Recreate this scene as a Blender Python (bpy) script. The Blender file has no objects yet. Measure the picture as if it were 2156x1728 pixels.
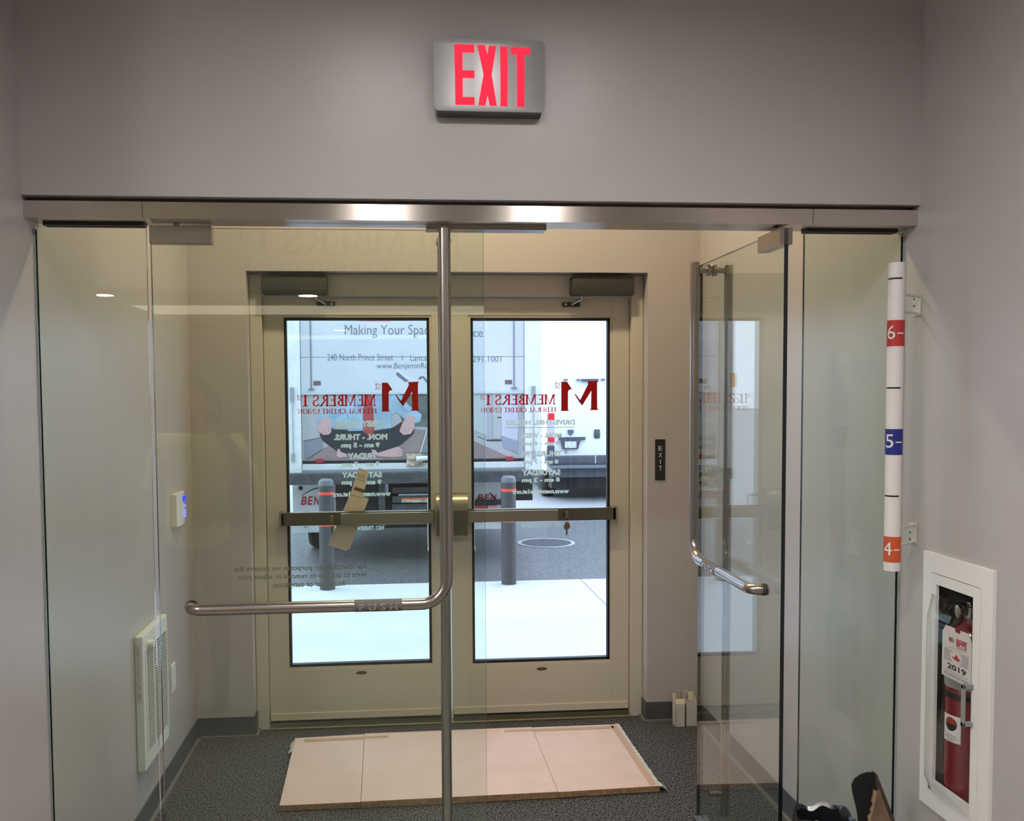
import bpy, bmesh, math, random
from mathutils import Vector, Matrix
random.seed(4)
scene = bpy.context.scene
C = scene.collection

# ------------------------------------------------------------------ camera
FPX, CX, CY, W0, H0 = 1940.4861, 1005.7954, 928.3795, 2156.0, 1728.0
YAW, PITCH, ROLL = 0.0866, -0.0514, -0.0066
cam = bpy.data.cameras.new('camera')
cam.sensor_fit = 'HORIZONTAL'; cam.sensor_width = 36.0
cam.lens = FPX / W0 * 36.0
cam.shift_x = (W0 / 2 - CX) / W0
cam.shift_y = (CY - H0 / 2) / W0
cam.clip_start = 0.02; cam.clip_end = 300
camo = bpy.data.objects.new('camera', cam); C.objects.link(camo)
fw = Vector((math.sin(YAW) * math.cos(PITCH), math.cos(YAW) * math.cos(PITCH), math.sin(PITCH)))
rt = Vector((math.cos(YAW), -math.sin(YAW), 0)); up = rt.cross(fw)
r2 = rt * math.cos(ROLL) + up * math.sin(ROLL); u2 = up * math.cos(ROLL) - rt * math.sin(ROLL)
M = Matrix((r2, u2, -fw)).transposed().to_4x4(); M.translation = Vector((0, -2.6243, 1.668))
camo.matrix_world = M
scene.camera = camo

# ------------------------------------------------------------------ sky, exposure
wd = bpy.data.worlds.new('overcast_sky'); scene.world = wd; wd.use_nodes = True
bgn = wd.node_tree.nodes['Background']
bgn.inputs[0].default_value = (0.64, 0.79, 1.0, 1); bgn.inputs[1].default_value = 1.85
scene.view_settings.view_transform = 'Standard'; scene.view_settings.look = 'None'
scene.view_settings.exposure = 1.1; scene.view_settings.gamma = 1.0
scene.view_settings.use_curve_mapping = False
scene.cycles.transparent_max_bounces = 40
scene.cycles.max_bounces = 7
scene.cycles.diffuse_bounces = 3
scene.cycles.glossy_bounces = 4
scene.cycles.sample_clamp_indirect = 8.0
scene.cycles.adaptive_threshold = 0.05

PANEL_W = 146.0      # lobby ceiling panels
DOWN_W = 26.0       # lobby soffit downlights
VEST_W = 158.0       # warm vestibule downlights

# ------------------------------------------------------------------ materials
MATS = {}
def nodes_of(m):
    m.use_nodes = True
    return m.node_tree.nodes, m.node_tree.links
def mat(name, col, rough=0.6, metal=0.0, noise=0.0, scale=20.0, bump=0.0, bscale=200.0, emit=None, es=0.0,
        stretch=None, spec=0.5, col2=None, coat=0.0):
    if name in MATS: return MATS[name]
    m = bpy.data.materials.new(name); nd, lk = nodes_of(m)
    b = nd['Principled BSDF']
    b.inputs['Base Color'].default_value = (*col, 1); b.inputs['Roughness'].default_value = rough
    b.inputs['Metallic'].default_value = metal; b.inputs['Specular IOR Level'].default_value = spec
    b.inputs['Coat Weight'].default_value = coat
    tc = nd.new('ShaderNodeTexCoord'); mp = nd.new('ShaderNodeMapping')
    lk.new(tc.outputs['Object'], mp.inputs[0])
    if stretch: mp.inputs['Scale'].default_value = stretch
    if noise or col2:
        n = nd.new('ShaderNodeTexNoise'); n.inputs['Scale'].default_value = scale; n.inputs['Detail'].default_value = 4
        lk.new(mp.outputs[0], n.inputs['Vector'])
        r = nd.new('ShaderNodeValToRGB'); lk.new(n.outputs[0], r.inputs[0])
        c2 = col2 if col2 else tuple(c * (1 - noise) for c in col)
        r.color_ramp.elements[0].position = 0.35; r.color_ramp.elements[1].position = 0.65
        r.color_ramp.elements[0].color = (*c2, 1); r.color_ramp.elements[1].color = (*col, 1)
        lk.new(r.outputs[0], b.inputs['Base Color'])
    if bump:
        n2 = nd.new('ShaderNodeTexNoise'); n2.inputs['Scale'].default_value = bscale; n2.inputs['Detail'].default_value = 3
        lk.new(mp.outputs[0], n2.inputs['Vector'])
        bp = nd.new('ShaderNodeBump'); bp.inputs['Strength'].default_value = bump; bp.inputs['Distance'].default_value = 0.002
        lk.new(n2.outputs[0], bp.inputs['Height']); lk.new(bp.outputs[0], b.inputs['Normal'])
    if emit:
        b.inputs['Emission Color'].default_value = (*emit, 1); b.inputs['Emission Strength'].default_value = es
    MATS[name] = m
    return m
def emitter(name, col, s):
    if name in MATS: return MATS[name]
    m = bpy.data.materials.new(name); nd, lk = nodes_of(m)
    nd.remove(nd['Principled BSDF']); e = nd.new('ShaderNodeEmission')
    e.inputs[0].default_value = (*col, 1); e.inputs[1].default_value = s
    lk.new(e.outputs[0], nd['Material Output'].inputs[0]); MATS[name] = m
    return m
def glass(name, tint, base=0.04, rough=0.0):
    """thin pane: straight transmission with a tint, Schlick mirror reflection"""
    m = bpy.data.materials.new(name); nd, lk = nodes_of(m)
    nd.remove(nd['Principled BSDF'])
    t = nd.new('ShaderNodeBsdfTransparent'); t.inputs[0].default_value = (*tint, 1)
    g = nd.new('ShaderNodeBsdfGlossy'); g.inputs['Roughness'].default_value = rough
    lw = nd.new('ShaderNodeLayerWeight'); lw.inputs['Blend'].default_value = 0.5
    p = nd.new('ShaderNodeMath'); p.operation = 'POWER'; p.inputs[1].default_value = 5
    lk.new(lw.outputs['Facing'], p.inputs[0])
    ml = nd.new('ShaderNodeMath'); ml.operation = 'MULTIPLY_ADD'; ml.inputs[1].default_value = 1 - base; ml.inputs[2].default_value = base
    lk.new(p.outputs[0], ml.inputs[0])
    mx = nd.new('ShaderNodeMixShader'); lk.new(ml.outputs[0], mx.inputs[0]); lk.new(t.outputs[0], mx.inputs[1]); lk.new(g.outputs[0], mx.inputs[2])
    lk.new(mx.outputs[0], nd['Material Output'].inputs[0]); MATS[name] = m
    return m
def brushed(name, col, rough=0.3, aniso=0.85, rot=0.0):
    m = bpy.data.materials.new(name); nd, lk = nodes_of(m)
    b = nd['Principled BSDF']; b.inputs['Base Color'].default_value = (*col, 1); b.inputs['Metallic'].default_value = 1
    b.inputs['Roughness'].default_value = rough; b.inputs['Anisotropic'].default_value = aniso
    b.inputs['Anisotropic Rotation'].default_value = rot
    tg = nd.new('ShaderNodeTangent'); tg.direction_type = 'UV_MAP'
    lk.new(tg.outputs[0], b.inputs['Tangent']); MATS[name] = m
    return m

PAINT = mat('wall_paint', (0.470, 0.434, 0.430), 0.33, bump=0.05, bscale=260, spec=0.5)
CEIL = mat('ceiling_paint', (0.55, 0.54, 0.53), 0.8)
BASE = mat('rubber_base', (0.075, 0.077, 0.085), 0.5)
TOE = mat('base_toe', (0.16, 0.155, 0.14), 0.6)
GLASS = glass('door_glass', (0.925, 0.965, 0.935))
CLEAR = glass('clear_glass', (0.97, 0.985, 0.99))
PLASTIC = glass('clear_plastic', (0.93, 0.93, 0.93), 0.05, 0.06)
GEDGE = mat('glass_edge', (0.006, 0.010, 0.010), 0.2)
GEDGE2 = mat('glass_edge_pale', (0.30, 0.36, 0.35), 0.08, spec=0.9)
STEEL = mat('brushed_tube', (0.40, 0.36, 0.34), 0.27, 1.0)
HEADM = brushed('brushed_header', (0.66, 0.595, 0.54), 0.29, 1.0, .25)
PATCH = mat('patch_steel', (0.34, 0.30, 0.27), 0.26, 1.0)
BRONZE = mat('satin_bar', (0.44, 0.40, 0.31), 0.32, 1.0)
DARKB = mat('bar_dark', (0.22, 0.20, 0.155), 0.3, 1.0)
DOORP = mat('door_paint', (0.56, 0.52, 0.45), 0.45)
BLACK = mat('black_gasket', (0.006, 0.006, 0.008), 0.5)
DGREY = mat('closer_paint', (0.035, 0.035, 0.032), 0.45)
WHITEP = mat('white_plastic', (0.72, 0.72, 0.68), 0.4)
WHITEM = mat('white_enamel', (0.80, 0.79, 0.77), 0.35)
CARPET = mat('carpet', (0.155, 0.152, 0.15), 0.95, col2=(0.010, 0.010, 0.012), scale=105, bump=1.0, bscale=130, stretch=(1.5, .8, 1.0), spec=0.05)
LOBBYF = mat('lobby_floor', (0.30, 0.28, 0.26), 0.5, noise=0.2, scale=4)
CARD = mat('cardboard', (0.68, 0.50, 0.43), 0.75, noise=0.06, scale=9)
CARDE = mat('cardboard_edge', (0.42, 0.25, 0.13), 0.8, noise=0.4, scale=60)
TAPE = mat('packing_tape', (0.56, 0.38, 0.28), 0.18)
WRAP = mat('plastic_film', (0.62, 0.60, 0.56), 0.25, spec=0.8)
CONC = mat('concrete', (0.62, 0.63, 0.64), 0.85, noise=0.08, scale=1.2)
ASPH = mat('asphalt', (0.135, 0.137, 0.142), 0.6, col2=(0.062, 0.064, 0.070), scale=26, bump=0.6, bscale=60)
TRW = mat('truck_white', (0.66, 0.68, 0.72), 0.4, col2=(0.58, 0.61, 0.67), scale=1.6)
TRF = mat('truck_frame_white', (0.80, 0.83, 0.84), 0.45, noise=0.1, scale=14)
TRK = mat('truck_black', (0.015, 0.016, 0.018), 0.6, noise=0.3, scale=12)
TRS = mat('truck_steel', (0.075, 0.08, 0.085), 0.55, noise=0.45, scale=22)
RUBBER = mat('tyre_rubber', (0.012, 0.012, 0.012), 0.8)
VANW = mat('van_white', (0.85, 0.86, 0.86), 0.25, coat=0.5)
VANG = mat('van_grey_plastic', (0.07, 0.08, 0.10), 0.55)
def vinyl(name, col, back):
    m = bpy.data.materials.new(name); nd, lk = nodes_of(m); nd.remove(nd['Principled BSDF'])
    d = nd.new('ShaderNodeBsdfDiffuse'); d.inputs[0].default_value = (*col, 1)
    t = nd.new('ShaderNodeBsdfTranslucent'); t.inputs[0].default_value = (*back, 1)
    a = nd.new('ShaderNodeAddShader'); lk.new(d.outputs[0], a.inputs[0]); lk.new(t.outputs[0], a.inputs[1])
    lk.new(a.outputs[0], nd['Material Output'].inputs[0]); MATS[name] = m
    return m
RED = vinyl('red_vinyl', (0.30, 0.015, 0.015), (0.16, 0.004, 0.005))
HOURS = vinyl('frosted_vinyl', (0.33, 0.36, 0.31), (0.20, 0.24, 0.215))
GREYINK = mat('grey_ink', (0.16, 0.19, 0.22), 0.6)
REFL = mat('orange_reflector', (0.85, 0.09, 0.05), 0.35)
BOLL = mat('bollard_grey', (0.066, 0.066, 0.070), 0.5, noise=0.15, scale=15)

# ------------------------------------------------------------------ mesh builder
class MB:
    def __init__(s, fn=None): s.v = []; s.f = []; s.m = []; s.fn = fn
    def add(s, vs, fs, mi=0):
        o = len(s.v)
        s.v += [tuple(s.fn(*v)) if s.fn else tuple(v) for v in vs]
        s.f += [tuple(i + o for i in f) for f in fs]; s.m += [mi] * len(fs); return s
    def box(s, x0, x1, y0, y1, z0, z1, mi=0, bev=0.0):
        x0, x1 = sorted((x0, x1)); y0, y1 = sorted((y0, y1)); z0, z1 = sorted((z0, z1))
        if not bev:
            return s.add([(x0,y0,z0),(x1,y0,z0),(x1,y1,z0),(x0,y1,z0),(x0,y0,z1),(x1,y0,z1),(x1,y1,z1),(x0,y1,z1)],
                         [(0,3,2,1),(4,5,6,7),(0,1,5,4),(1,2,6,5),(2,3,7,6),(3,0,4,7)], mi)
        bm = bmesh.new(); bmesh.ops.create_cube(bm, size=1)
        for v in bm.verts: v.co = Vector((x0 + (v.co.x + .5) * (x1 - x0), y0 + (v.co.y + .5) * (y1 - y0), z0 + (v.co.z + .5) * (z1 - z0)))
        bmesh.ops.bevel(bm, geom=bm.edges[:], offset=bev, segments=2, affect='EDGES', profile=0.6)
        return s.bm(bm, mi)
    def bm(s, bm, mi=0):
        bm.verts.index_update()
        s.add([v.co[:] for v in bm.verts], [[v.index for v in f.verts] for f in bm.faces], mi); bm.free(); return s
    def tube(s, path, r, n=14, mi=0, caps=True):
        P = [Vector(p) for p in path]; rs = r if isinstance(r, (list, tuple)) else [r] * len(P)
        vs = []; fs = []; a = None
        for i, p in enumerate(P):
            t = (P[min(i + 1, len(P) - 1)] - P[max(i - 1, 0)]).normalized()
            if a is None:
                a = t.orthogonal().normalized()
            a = (a - t * a.dot(t)).normalized(); b = t.cross(a)
            for k in range(n):
                q = 2 * math.pi * k / n
                vs.append(p + (a * math.cos(q) + b * math.sin(q)) * rs[i])
        for i in range(len(P) - 1):
            for k in range(n):
                fs.append((i * n + k, i * n + (k + 1) % n, (i + 1) * n + (k + 1) % n, (i + 1) * n + k))
        if caps:
            fs.append(tuple(range(n))[::-1]); fs.append(tuple((len(P) - 1) * n + k for k in range(n)))
        return s.add(vs, fs, mi)
    def cyl(s, p0, p1, r, n=20, mi=0): return s.tube([p0, p1], r, n, mi)
    def lathe(s, c, prof, n=28, mi=0, axis='z'):
        vs = []; fs = []
        for (r, h) in prof:
            for k in range(n):
                q = 2 * math.pi * k / n; a, b = r * math.cos(q), r * math.sin(q)
                vs.append((c[0] + a, c[1] + b, c[2] + h) if axis == 'z' else ((c[0] + a, c[1] + h, c[2] + b) if axis == 'y' else (c[0] + h, c[1] + a, c[2] + b)))
        for i in range(len(prof) - 1):
            for k in range(n):
                fs.append((i * n + k, i * n + (k + 1) % n, (i + 1) * n + (k + 1) % n, (i + 1) * n + k))
        fs.append(tuple(range(n))[::-1]); fs.append(tuple((len(prof) - 1) * n + k for k in range(n)))
        return s.add(vs, fs, mi)
    def prism(s, pts, lo, hi, ax='y', mi=0):
        """extrude a 2-D outline: ax y -> (x,z), ax x -> (y,z), ax z -> (x,y)"""
        n = len(pts)
        g = {'y': lambda p, h: (p[0], h, p[1]), 'x': lambda p, h: (h, p[0], p[1]), 'z': lambda p, h: (p[0], p[1], h)}[ax]
        vs = [g(p, lo) for p in pts] + [g(p, hi) for p in pts]
        fs = [tuple(range(n)), tuple(range(n, 2 * n))[::-1]] + [(i, i + n, (i + 1) % n + n, (i + 1) % n) for i in range(n)]
        return s.add(vs, fs, mi)
    def flat(s, polys, y, mi=0):
        for p in polys: s.add([(a, y, b) for a, b in p], [tuple(range(len(p)))], mi)
        return s
    def build(s, name, mats, parent=None, smooth=False, uv=False):
        me = bpy.data.meshes.new(name); me.from_pydata(s.v, [], s.f); me.validate(); me.update()
        bm = bmesh.new(); bm.from_mesh(me)
        if smooth: bmesh.ops.remove_doubles(bm, verts=bm.verts, dist=1e-5)
        big = [f for f in bm.faces if len(f.verts) > 4]
        bmesh.ops.triangulate(bm, faces=big)
        bm2_ok = all(len(e.link_faces) == 2 for e in bm.edges)
        if bm2_ok: bmesh.ops.recalc_face_normals(bm, faces=bm.faces)
        if uv:
            l = bm.loops.layers.uv.new('UVMap')
            for f in bm.faces:
                for lp in f.loops: lp[l].uv = (lp.vert.co.x + lp.vert.co.y * 0.37, lp.vert.co.z + lp.vert.co.y * 0.93)
        bm.to_mesh(me); bm.free()
        if len(s.m) == len(me.polygons) and any(s.m):
            me.polygons.foreach_set('material_index', s.m)
        elif any(s.m):
            # triangulation renumbers: map by re-reading materials through centre lookup
            me.free_normals_split() if hasattr(me, 'free_normals_split') else None
        for m in (mats if isinstance(mats, (list, tuple)) else [mats]): me.materials.append(m)
        if smooth:
            me.polygons.foreach_set('use_smooth', [True] * len(me.polygons))
            me.set_sharp_from_angle(angle=math.radians(35))
        o = bpy.data.objects.new(name, me); C.objects.link(o)
        if parent: par(o, parent)
        return o
def par(o, p):
    o.parent = p
    o.matrix_parent_inverse = Matrix.Translation(-Vector(abs_loc(p)))
def abs_loc(p):
    l = Vector(p.location)
    while p.parent is not None:
        l = l + p.matrix_parent_inverse.translation; p = p.parent; l = l + Vector(p.location)
    return l
def thing(name, label, cat, loc=(0, 0, 0), group=None):
    o = bpy.data.objects.new(name, None); o.empty_display_size = 0.05; C.objects.link(o); o.location = loc
    return tag(o, label, cat, group)
def tag(o, label, cat, group=None):
    o['label'] = label; o['category'] = cat
    if group: o['group'] = group
    return o
def struct(o, label=None):
    o['kind'] = 'structure'
    if label: o['label'] = label
    return o
def sroot(name, label, loc=(0, 0, 0)):
    o = bpy.data.objects.new(name, None); o.empty_display_size = 0.05; C.objects.link(o); o.location = loc
    return struct(o, label)
def lab(o, l): o['label'] = l; return o
def slice_z(polys, step):
    """cut 2-D polygons into horizontal strips so that they can follow a curved face"""
    bm = bmesh.new()
    for p in polys:
        bm.faces.new([bm.verts.new((a, 0, b)) for a, b in p])
    zs = [v.co.z for v in bm.verts]; z = min(zs) + step
    while z < max(zs) - 1e-5:
        bmesh.ops.bisect_plane(bm, geom=bm.verts[:] + bm.edges[:] + bm.faces[:], plane_co=(0, 0, z), plane_no=(0, 0, 1)); z += step
    bmesh.ops.triangulate(bm, faces=bm.faces)
    r = [[(v.co.x, v.co.z) for v in f.verts] for f in bm.faces]; bm.free(); return r
def slice_x(polys, step):
    r = slice_z([[(b, a) for a, b in p] for p in polys], step); return [[(b, a) for a, b in p] for p in r]

# ------------------------------------------------------------------ lettering
_tc = {}
def text_polys(s, bold=0.0, shear=0.0):
    k = (s, bold, shear)
    if k not in _tc:
        cu = bpy.data.curves.new('lettering_source', 'FONT'); cu.body = s; cu.size = 1; cu.offset = bold; cu.shear = shear
        cu.resolution_u = 3; cu.fill_mode = 'FRONT'
        ob = bpy.data.objects.new('lettering_source', cu); C.objects.link(ob)
        dg = bpy.context.evaluated_depsgraph_get(); dg.update()
        me = bpy.data.meshes.new_from_object(ob.evaluated_get(dg))
        _tc[k] = [[(me.vertices[i].co.x, me.vertices[i].co.y) for i in p.vertices] for p in me.polygons]
        bpy.data.objects.remove(ob); bpy.data.curves.remove(cu); bpy.data.meshes.remove(me)
    return _tc[k]
def fit(polys, x0, x1, z0, z1, mirror=False):
    xs = [a for p in polys for a, b in p]; zs = [b for p in polys for a, b in p]
    ax, bx, az, bz = min(xs), max(xs), min(zs), max(zs)
    def g(a, b):
        u = (a - ax) / (bx - ax); w = (b - az) / (bz - az)
        return ((x1 - u * (x1 - x0)) if mirror else (x0 + u * (x1 - x0)), z0 + w * (z1 - z0))
    return [[g(a, b) for a, b in p] for p in polys]
def R_(x0, x1, y0, y1): return [(x0, y0), (x1, y0), (x1, y1), (x0, y1)]
def arc(cx, cy, rx, ry, a0, a1, tv, th, n=12):
    o = []
    for i in range(n):
        q = []
        for t in (i, i + 1):
            a = math.radians(a0 + (a1 - a0) * t / n); q.append((math.cos(a), math.sin(a)))
        (c0, s0), (c1, s1) = q
        o.append([(cx + rx * c0, cy + ry * s0), (cx + rx * c1, cy + ry * s1), (cx + (rx - tv) * c1, cy + (ry - th) * s1), (cx + (rx - tv) * c0, cy + (ry - th) * s0)])
    return o
T, H = 0.17, 0.085
def glyph(c):
    st = lambda x, t=T: [R_(x, x + t, 0, 1), R_(x - .06, x + t + .06, 0, H), R_(x - .06, x + t + .06, 1 - H, 1)]
    if c == 'M': return [R_(.1, .1 + H, 0, 1), R_(0, .24, 0, H), R_(.0, .2, 1 - H, 1), [(.08, 1), (.26, 1), (.58, .05), (.5, 0)], [(.5, 0), (.56, 0), (.9, .95), (.85, 1)]] + st(.82), 1.06
    if c == 'E': return st(.06) + [R_(.2, .58, 0, H), R_(.2, .54, 1 - H, 1), R_(.2, .44, .49, .49 + H), R_(.5, .54, .82, 1), R_(.54, .58, 0, .2), R_(.4, .44, .4, .64)], .66
    if c == 'F': return st(.06) + [R_(.2, .54, 1 - H, 1), R_(.2, .44, .49, .49 + H), R_(.5, .54, .82, 1), R_(.4, .44, .4, .64)], .6
    if c == 'L': return st(.06) + [R_(.2, .56, 0, H), R_(.52, .56, 0, .22)], .62
    if c == 'B': return st(.06) + arc(.2, .76, .32, .24, -90, 90, T, H) + arc(.2, .26, .4, .27, -90, 90, T, H), .68
    if c == 'R': return st(.06) + arc(.2, .74, .34, .26, -90, 90, T, H) + [[(.26, .5), (.42, .5), (.78, 0), (.6, 0)], R_(.6, .82, 0, H)], .82
    if c == 'D': return st(.06) + arc(.2, .5, .56, .5, -90, 90, T, H), .84
    if c == 'O': return arc(.42, .5, .42, .52, 0, 360, T, H, 24), .88
    if c == 'C': return arc(.42, .5, .42, .52, 45, 315, T, H, 18) + [R_(.68, .73, .68, .98), R_(.68, .73, .05, .3)], .8
    if c == 'S': return arc(.3, .74, .26, .27, 20, 270, .12, H, 12) + arc(.3, .26, .28, .28, -160, 90, .13, H, 12) + [R_(.5, .54, .72, .98), R_(.03, .07, .02, .3)], .62
    if c == 'A': return [[(0.08, 0), (.14, 0), (.46, .9), (.42, 1)], [(.38, 1), (.48, 1), (.86, 0), (.68, 0)], R_(.22, .66, .3, .3 + H), R_(0, .24, 0, H), R_(.6, .94, 0, H)], .96
    if c == 'T': return st(.3) + [R_(0, .76, 1 - H, 1), R_(0, .04, .78, 1), R_(.72, .76, .78, 1)], .8
    if c == 'I': return st(.06), .32
    if c == 'U': return [R_(.06, .06 + T, .3, 1), R_(0, .28, 1 - H, 1), R_(.66, .72, .3, 1), R_(.58, .82, 1 - H, 1)] + arc(.39, .32, .33, .34, 180, 360, .1, H), .86
    if c == 'N': return [R_(.1, .1 + H, 0, 1), R_(0, .26, 0, H), R_(0, .2, 1 - H, 1), [(.06, 1), (.24, 1), (.8, 0), (.74, 0)], R_(.74, .8, 0, 1), R_(.64, .9, 1 - H, 1)], .94
    if c == '1': return [R_(.16, .34, 0, 1), R_(.04, .46, 0, H), [(.02, .8), (.16, .86), (.2, 1), (.34, 1), (.16, .78)]], .54
    return [], .34
def serif(s):
    out = []; x = 0
    for c in s:
        if c in 'st':   # raised ordinal letters
            g, w = glyph('S') if c == 's' else ([R_(.16, .28, .05, 1.2), R_(0, .44, .78, .86), R_(.16, .44, 0, .08)], .5)
            out += [[(x + a * .42, .52 + b * .42) for a, b in p] for p in g]; x += w * .42
        else:
            g, w = glyph(c); out += [[(x + a, b) for a, b in p] for p in g]; x += w
    return out

# ================================================================== SETTING
XL, XR, YB, YW = -0.9875, 1.508, 1.886, -0.06
ZC = 3.1           # lobby ceiling
ZV = 3.4          # vestibule ceiling
LB = -9.5          # lobby rear
LX = -6.0          # lobby far left
fl = struct(MB().box(XL, XR, -0.02, 2.0, -0.05, 0).build('floor', CARPET), 'dark grey loop carpet in the entrance vestibule')
lf = struct(MB().box(LX, XR, LB, -0.02, -0.05, 0).build('floor', LOBBYF), 'plain lobby floor in front of the glass doors')
ce = struct(MB().box(LX - .1, XR + .3, LB, YW + .09, ZC, ZC + .1).build('ceiling', CEIL), 'white lobby ceiling')
cv = struct(MB().box(XL, XR, 0.03, YB + .05, ZV, ZV + .1).build('ceiling', CEIL), 'white vestibule ceiling')
# left wall runs from the lobby into the vestibule
struct(MB().box(XL - .14, XL, -.50, 2.25, -.05, 3.52).build('wall_left', PAINT), 'grey painted side wall on the left')
struct(MB().box(LX, XL - .14, -.50, -.36, -.05, 3.52).box(LX - .14, LX, LB, -.36, -.05, 3.52).build('wall_left', PAINT), 'lobby side wall beyond the opening')
# right wall with the pocket of the extinguisher cabinet
KY0, KY1, KZ0, KZ1 = -0.392, -0.158, 0.53, 1.165
m = MB().box(XR, XR + .2, KY1, 2.25, -.05, 3.52).box(XR, XR + .2, LB, KY0, -.05, 3.52).box(XR, XR + .2, KY0, KY1, -.05, KZ0).box(XR, XR + .2, KY0, KY1, KZ1, 3.52)
struct(m.build('wall_right', PAINT), 'grey painted side wall on the right')
struct(MB().box(XL, XR, YW, 0.09, 2.202, 3.52).build('wall_front', PAINT), 'grey painted wall over the glass doors')
struct(MB().box(LX, XR, LB - .14, LB, -.05, 3.52).build('wall_rear', PAINT), 'lobby rear wall')
OX0, OX1, OZ = -0.7135, 1.2431, 2.2605
YE = 2.26
m = MB().box(XL, OX0, YB, YE, -.05, 3.52).box(OX1, XR, YB, YE, -.05, 3.52).box(OX0, OX1, YB, YE, OZ, 3.52)
struct(m.build('wall_back', PAINT), 'grey painted wall around the outside doors')
struct(MB().box(-7, XL - .14, YE - .1, YE, -.1, 4.2).box(XR + .2, 8, YE - .1, YE, -.1, 4.2).box(-7, 8, YE - .1, YE, 3.52, 4.2).build('wall_outside', mat('brick_outside', (0.33, 0.25, 0.2), 0.9, noise=.3, scale=8)), 'outside face of the building')
# lobby soffit behind the camera, seen only as a reflection
sf = struct(MB().box(LX, XR, -7.6, -4.4, 2.46, ZC).build('trim_3', mat('soffit_paint', (0.66, 0.61, 0.47), 0.6)), 'lowered soffit in the lobby')
ink = mat('sign_letters', (0.13, 0.125, 0.09), 0.6)
MB().flat(fit(serif('MEMBERS 1st'), -1.17, 0.5, 2.72, 2.93, True), -4.392).build('lettering', ink, sf)
MB().flat(fit(serif('FEDERAL CREDIT UNION'), -1.17, 0.47, 2.56, 2.655, True), -4.392).build('lettering', ink, sf)

# rubber baseboards
def base_run(mb, x0, x1, y0, y1):
    mb.box(x0, x1, y0, y1, 0, 0.1)
def bb(name, pieces, toes):
    m = MB()
    for p in pieces: m.box(*p, 0, .1)
    o = struct(m.build(name, BASE), 'dark grey rubber base along the wall foot')
    t = MB()
    for p in toes: t.box(*p, 0, .012)
    t.build('base_toe', TOE, o)
bb('baseboard_left', [(XL, XL + .006, .04, YB - .006)], [(XL + .006, XL + .02, .04, YB - .02)])
bb('baseboard_right', [(XR - .006, XR, .04, YB - .006)], [(XR - .02, XR - .006, .04, YB - .02)])
bb('baseboard_back', [(XL + .006, OX0 + .006, YB - .006, YB), (OX0, OX0 + .006, YB, 1.968), (OX1 - .006, XR - .006, YB - .006, YB), (OX1 - .006, OX1, YB, 1.968)],
   [(XL + .02, OX0 + .02, YB - .02, YB - .006), (OX0 + .006, OX0 + .02, YB - .006, 1.968), (OX1 - .02, XR - .02, YB - .02, YB - .006), (OX1 - .02, OX1 - .006, YB - .006, 1.968)])

# header over the glass doors
HB, HT = 2.146, 2.190
hd = sroot('trim_1', 'long brushed steel header rail above the glass doors', (0.26, 0.01, HB))
MB().box(-.678, 1.193, -.045, .065, HB, HT).build('header_channel', HEADM, hd, uv=True)
MB().box(XL + .0005, -.6795, -.0455, .065, HB, HT).build('header_cover', HEADM, hd, uv=True)
MB().box(1.1945, XR - .0005, -.0455, .065, HB, HT).build('header_cover', HEADM, hd, uv=True)
MB().box(XL + .001, XR - .001, -.02, .05, HT, 2.2015).build('shadow_gap_filler', mat('gap_shade_brown', (.11, .085, .07), .7), hd)  # filler strip, shadow line above the header put into its colour
MB().box(XL + .03, -.69, .006, .046, HB - .011, HB).build('glazing_gasket', BLACK, hd)
MB().box(1.2, XR - .03, .006, .046, HB - .011, HB).build('glazing_gasket', BLACK, hd)
MB().box(.086, .428, -.004, .05, HB - .0155, HB, bev=.0015).build('strike_bar', PATCH, hd)

# side panes
def pane(name, fn, s0, s1, n0, n1, z0, z1, parent, m0, m1):
    b = MB(fn)
    vs = [(s0,n0,z0),(s1,n0,z0),(s1,n1,z0),(s0,n1,z0),(s0,n0,z1),(s1,n0,z1),(s1,n1,z1),(s0,n1,z1)]
    b.add(vs, [(0,1,5,4),(2,3,7,6)], 0); b.add(vs, [(0,3,2,1),(4,5,6,7),(1,2,6,5),(3,0,4,7)], 1)
    me = bpy.data.meshes.new(name); me.from_pydata(b.v[:8], [], [tuple(i % 8 for i in f) for f in b.f]); me.update()
    bm = bmesh.new(); bm.from_mesh(me); bmesh.ops.recalc_face_normals(bm, faces=bm.faces); bm.to_mesh(me); bm.free()
    me.materials.append(m0); me.materials.append(m1)
    for p in me.polygons: p.material_index = 0 if p.index < 2 else 1
    o = bpy.data.objects.new(name, me); C.objects.link(o)
    if parent: par(o, parent)
    return o
idf = lambda x, y, z: (x, y, z)
s1 = sroot('window_1', 'tall fixed glass side panel left of the closed glass door', (-.835, .026, 0))
pane('glass_pane', idf, XL + .005, -.688, .020, .032, .02, HB - .011, s1, GLASS, GEDGE2)
MB().box(XL, XL + .005, .018, .034, .02, HB - .02).build('edge_channel', GEDGE2, s1)
s2 = sroot('window_2', 'tall fixed glass side panel right of the open glass door', (1.35, .026, 0))
pane('glass_pane', idf, 1.200, XR - .006, .020, .032, .02, HB - .011, s2, GLASS, GEDGE)
MB().box(XR - .006, XR, .018, .034, .02, HB - .02).build('edge_channel', GEDGE2, s2)

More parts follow.
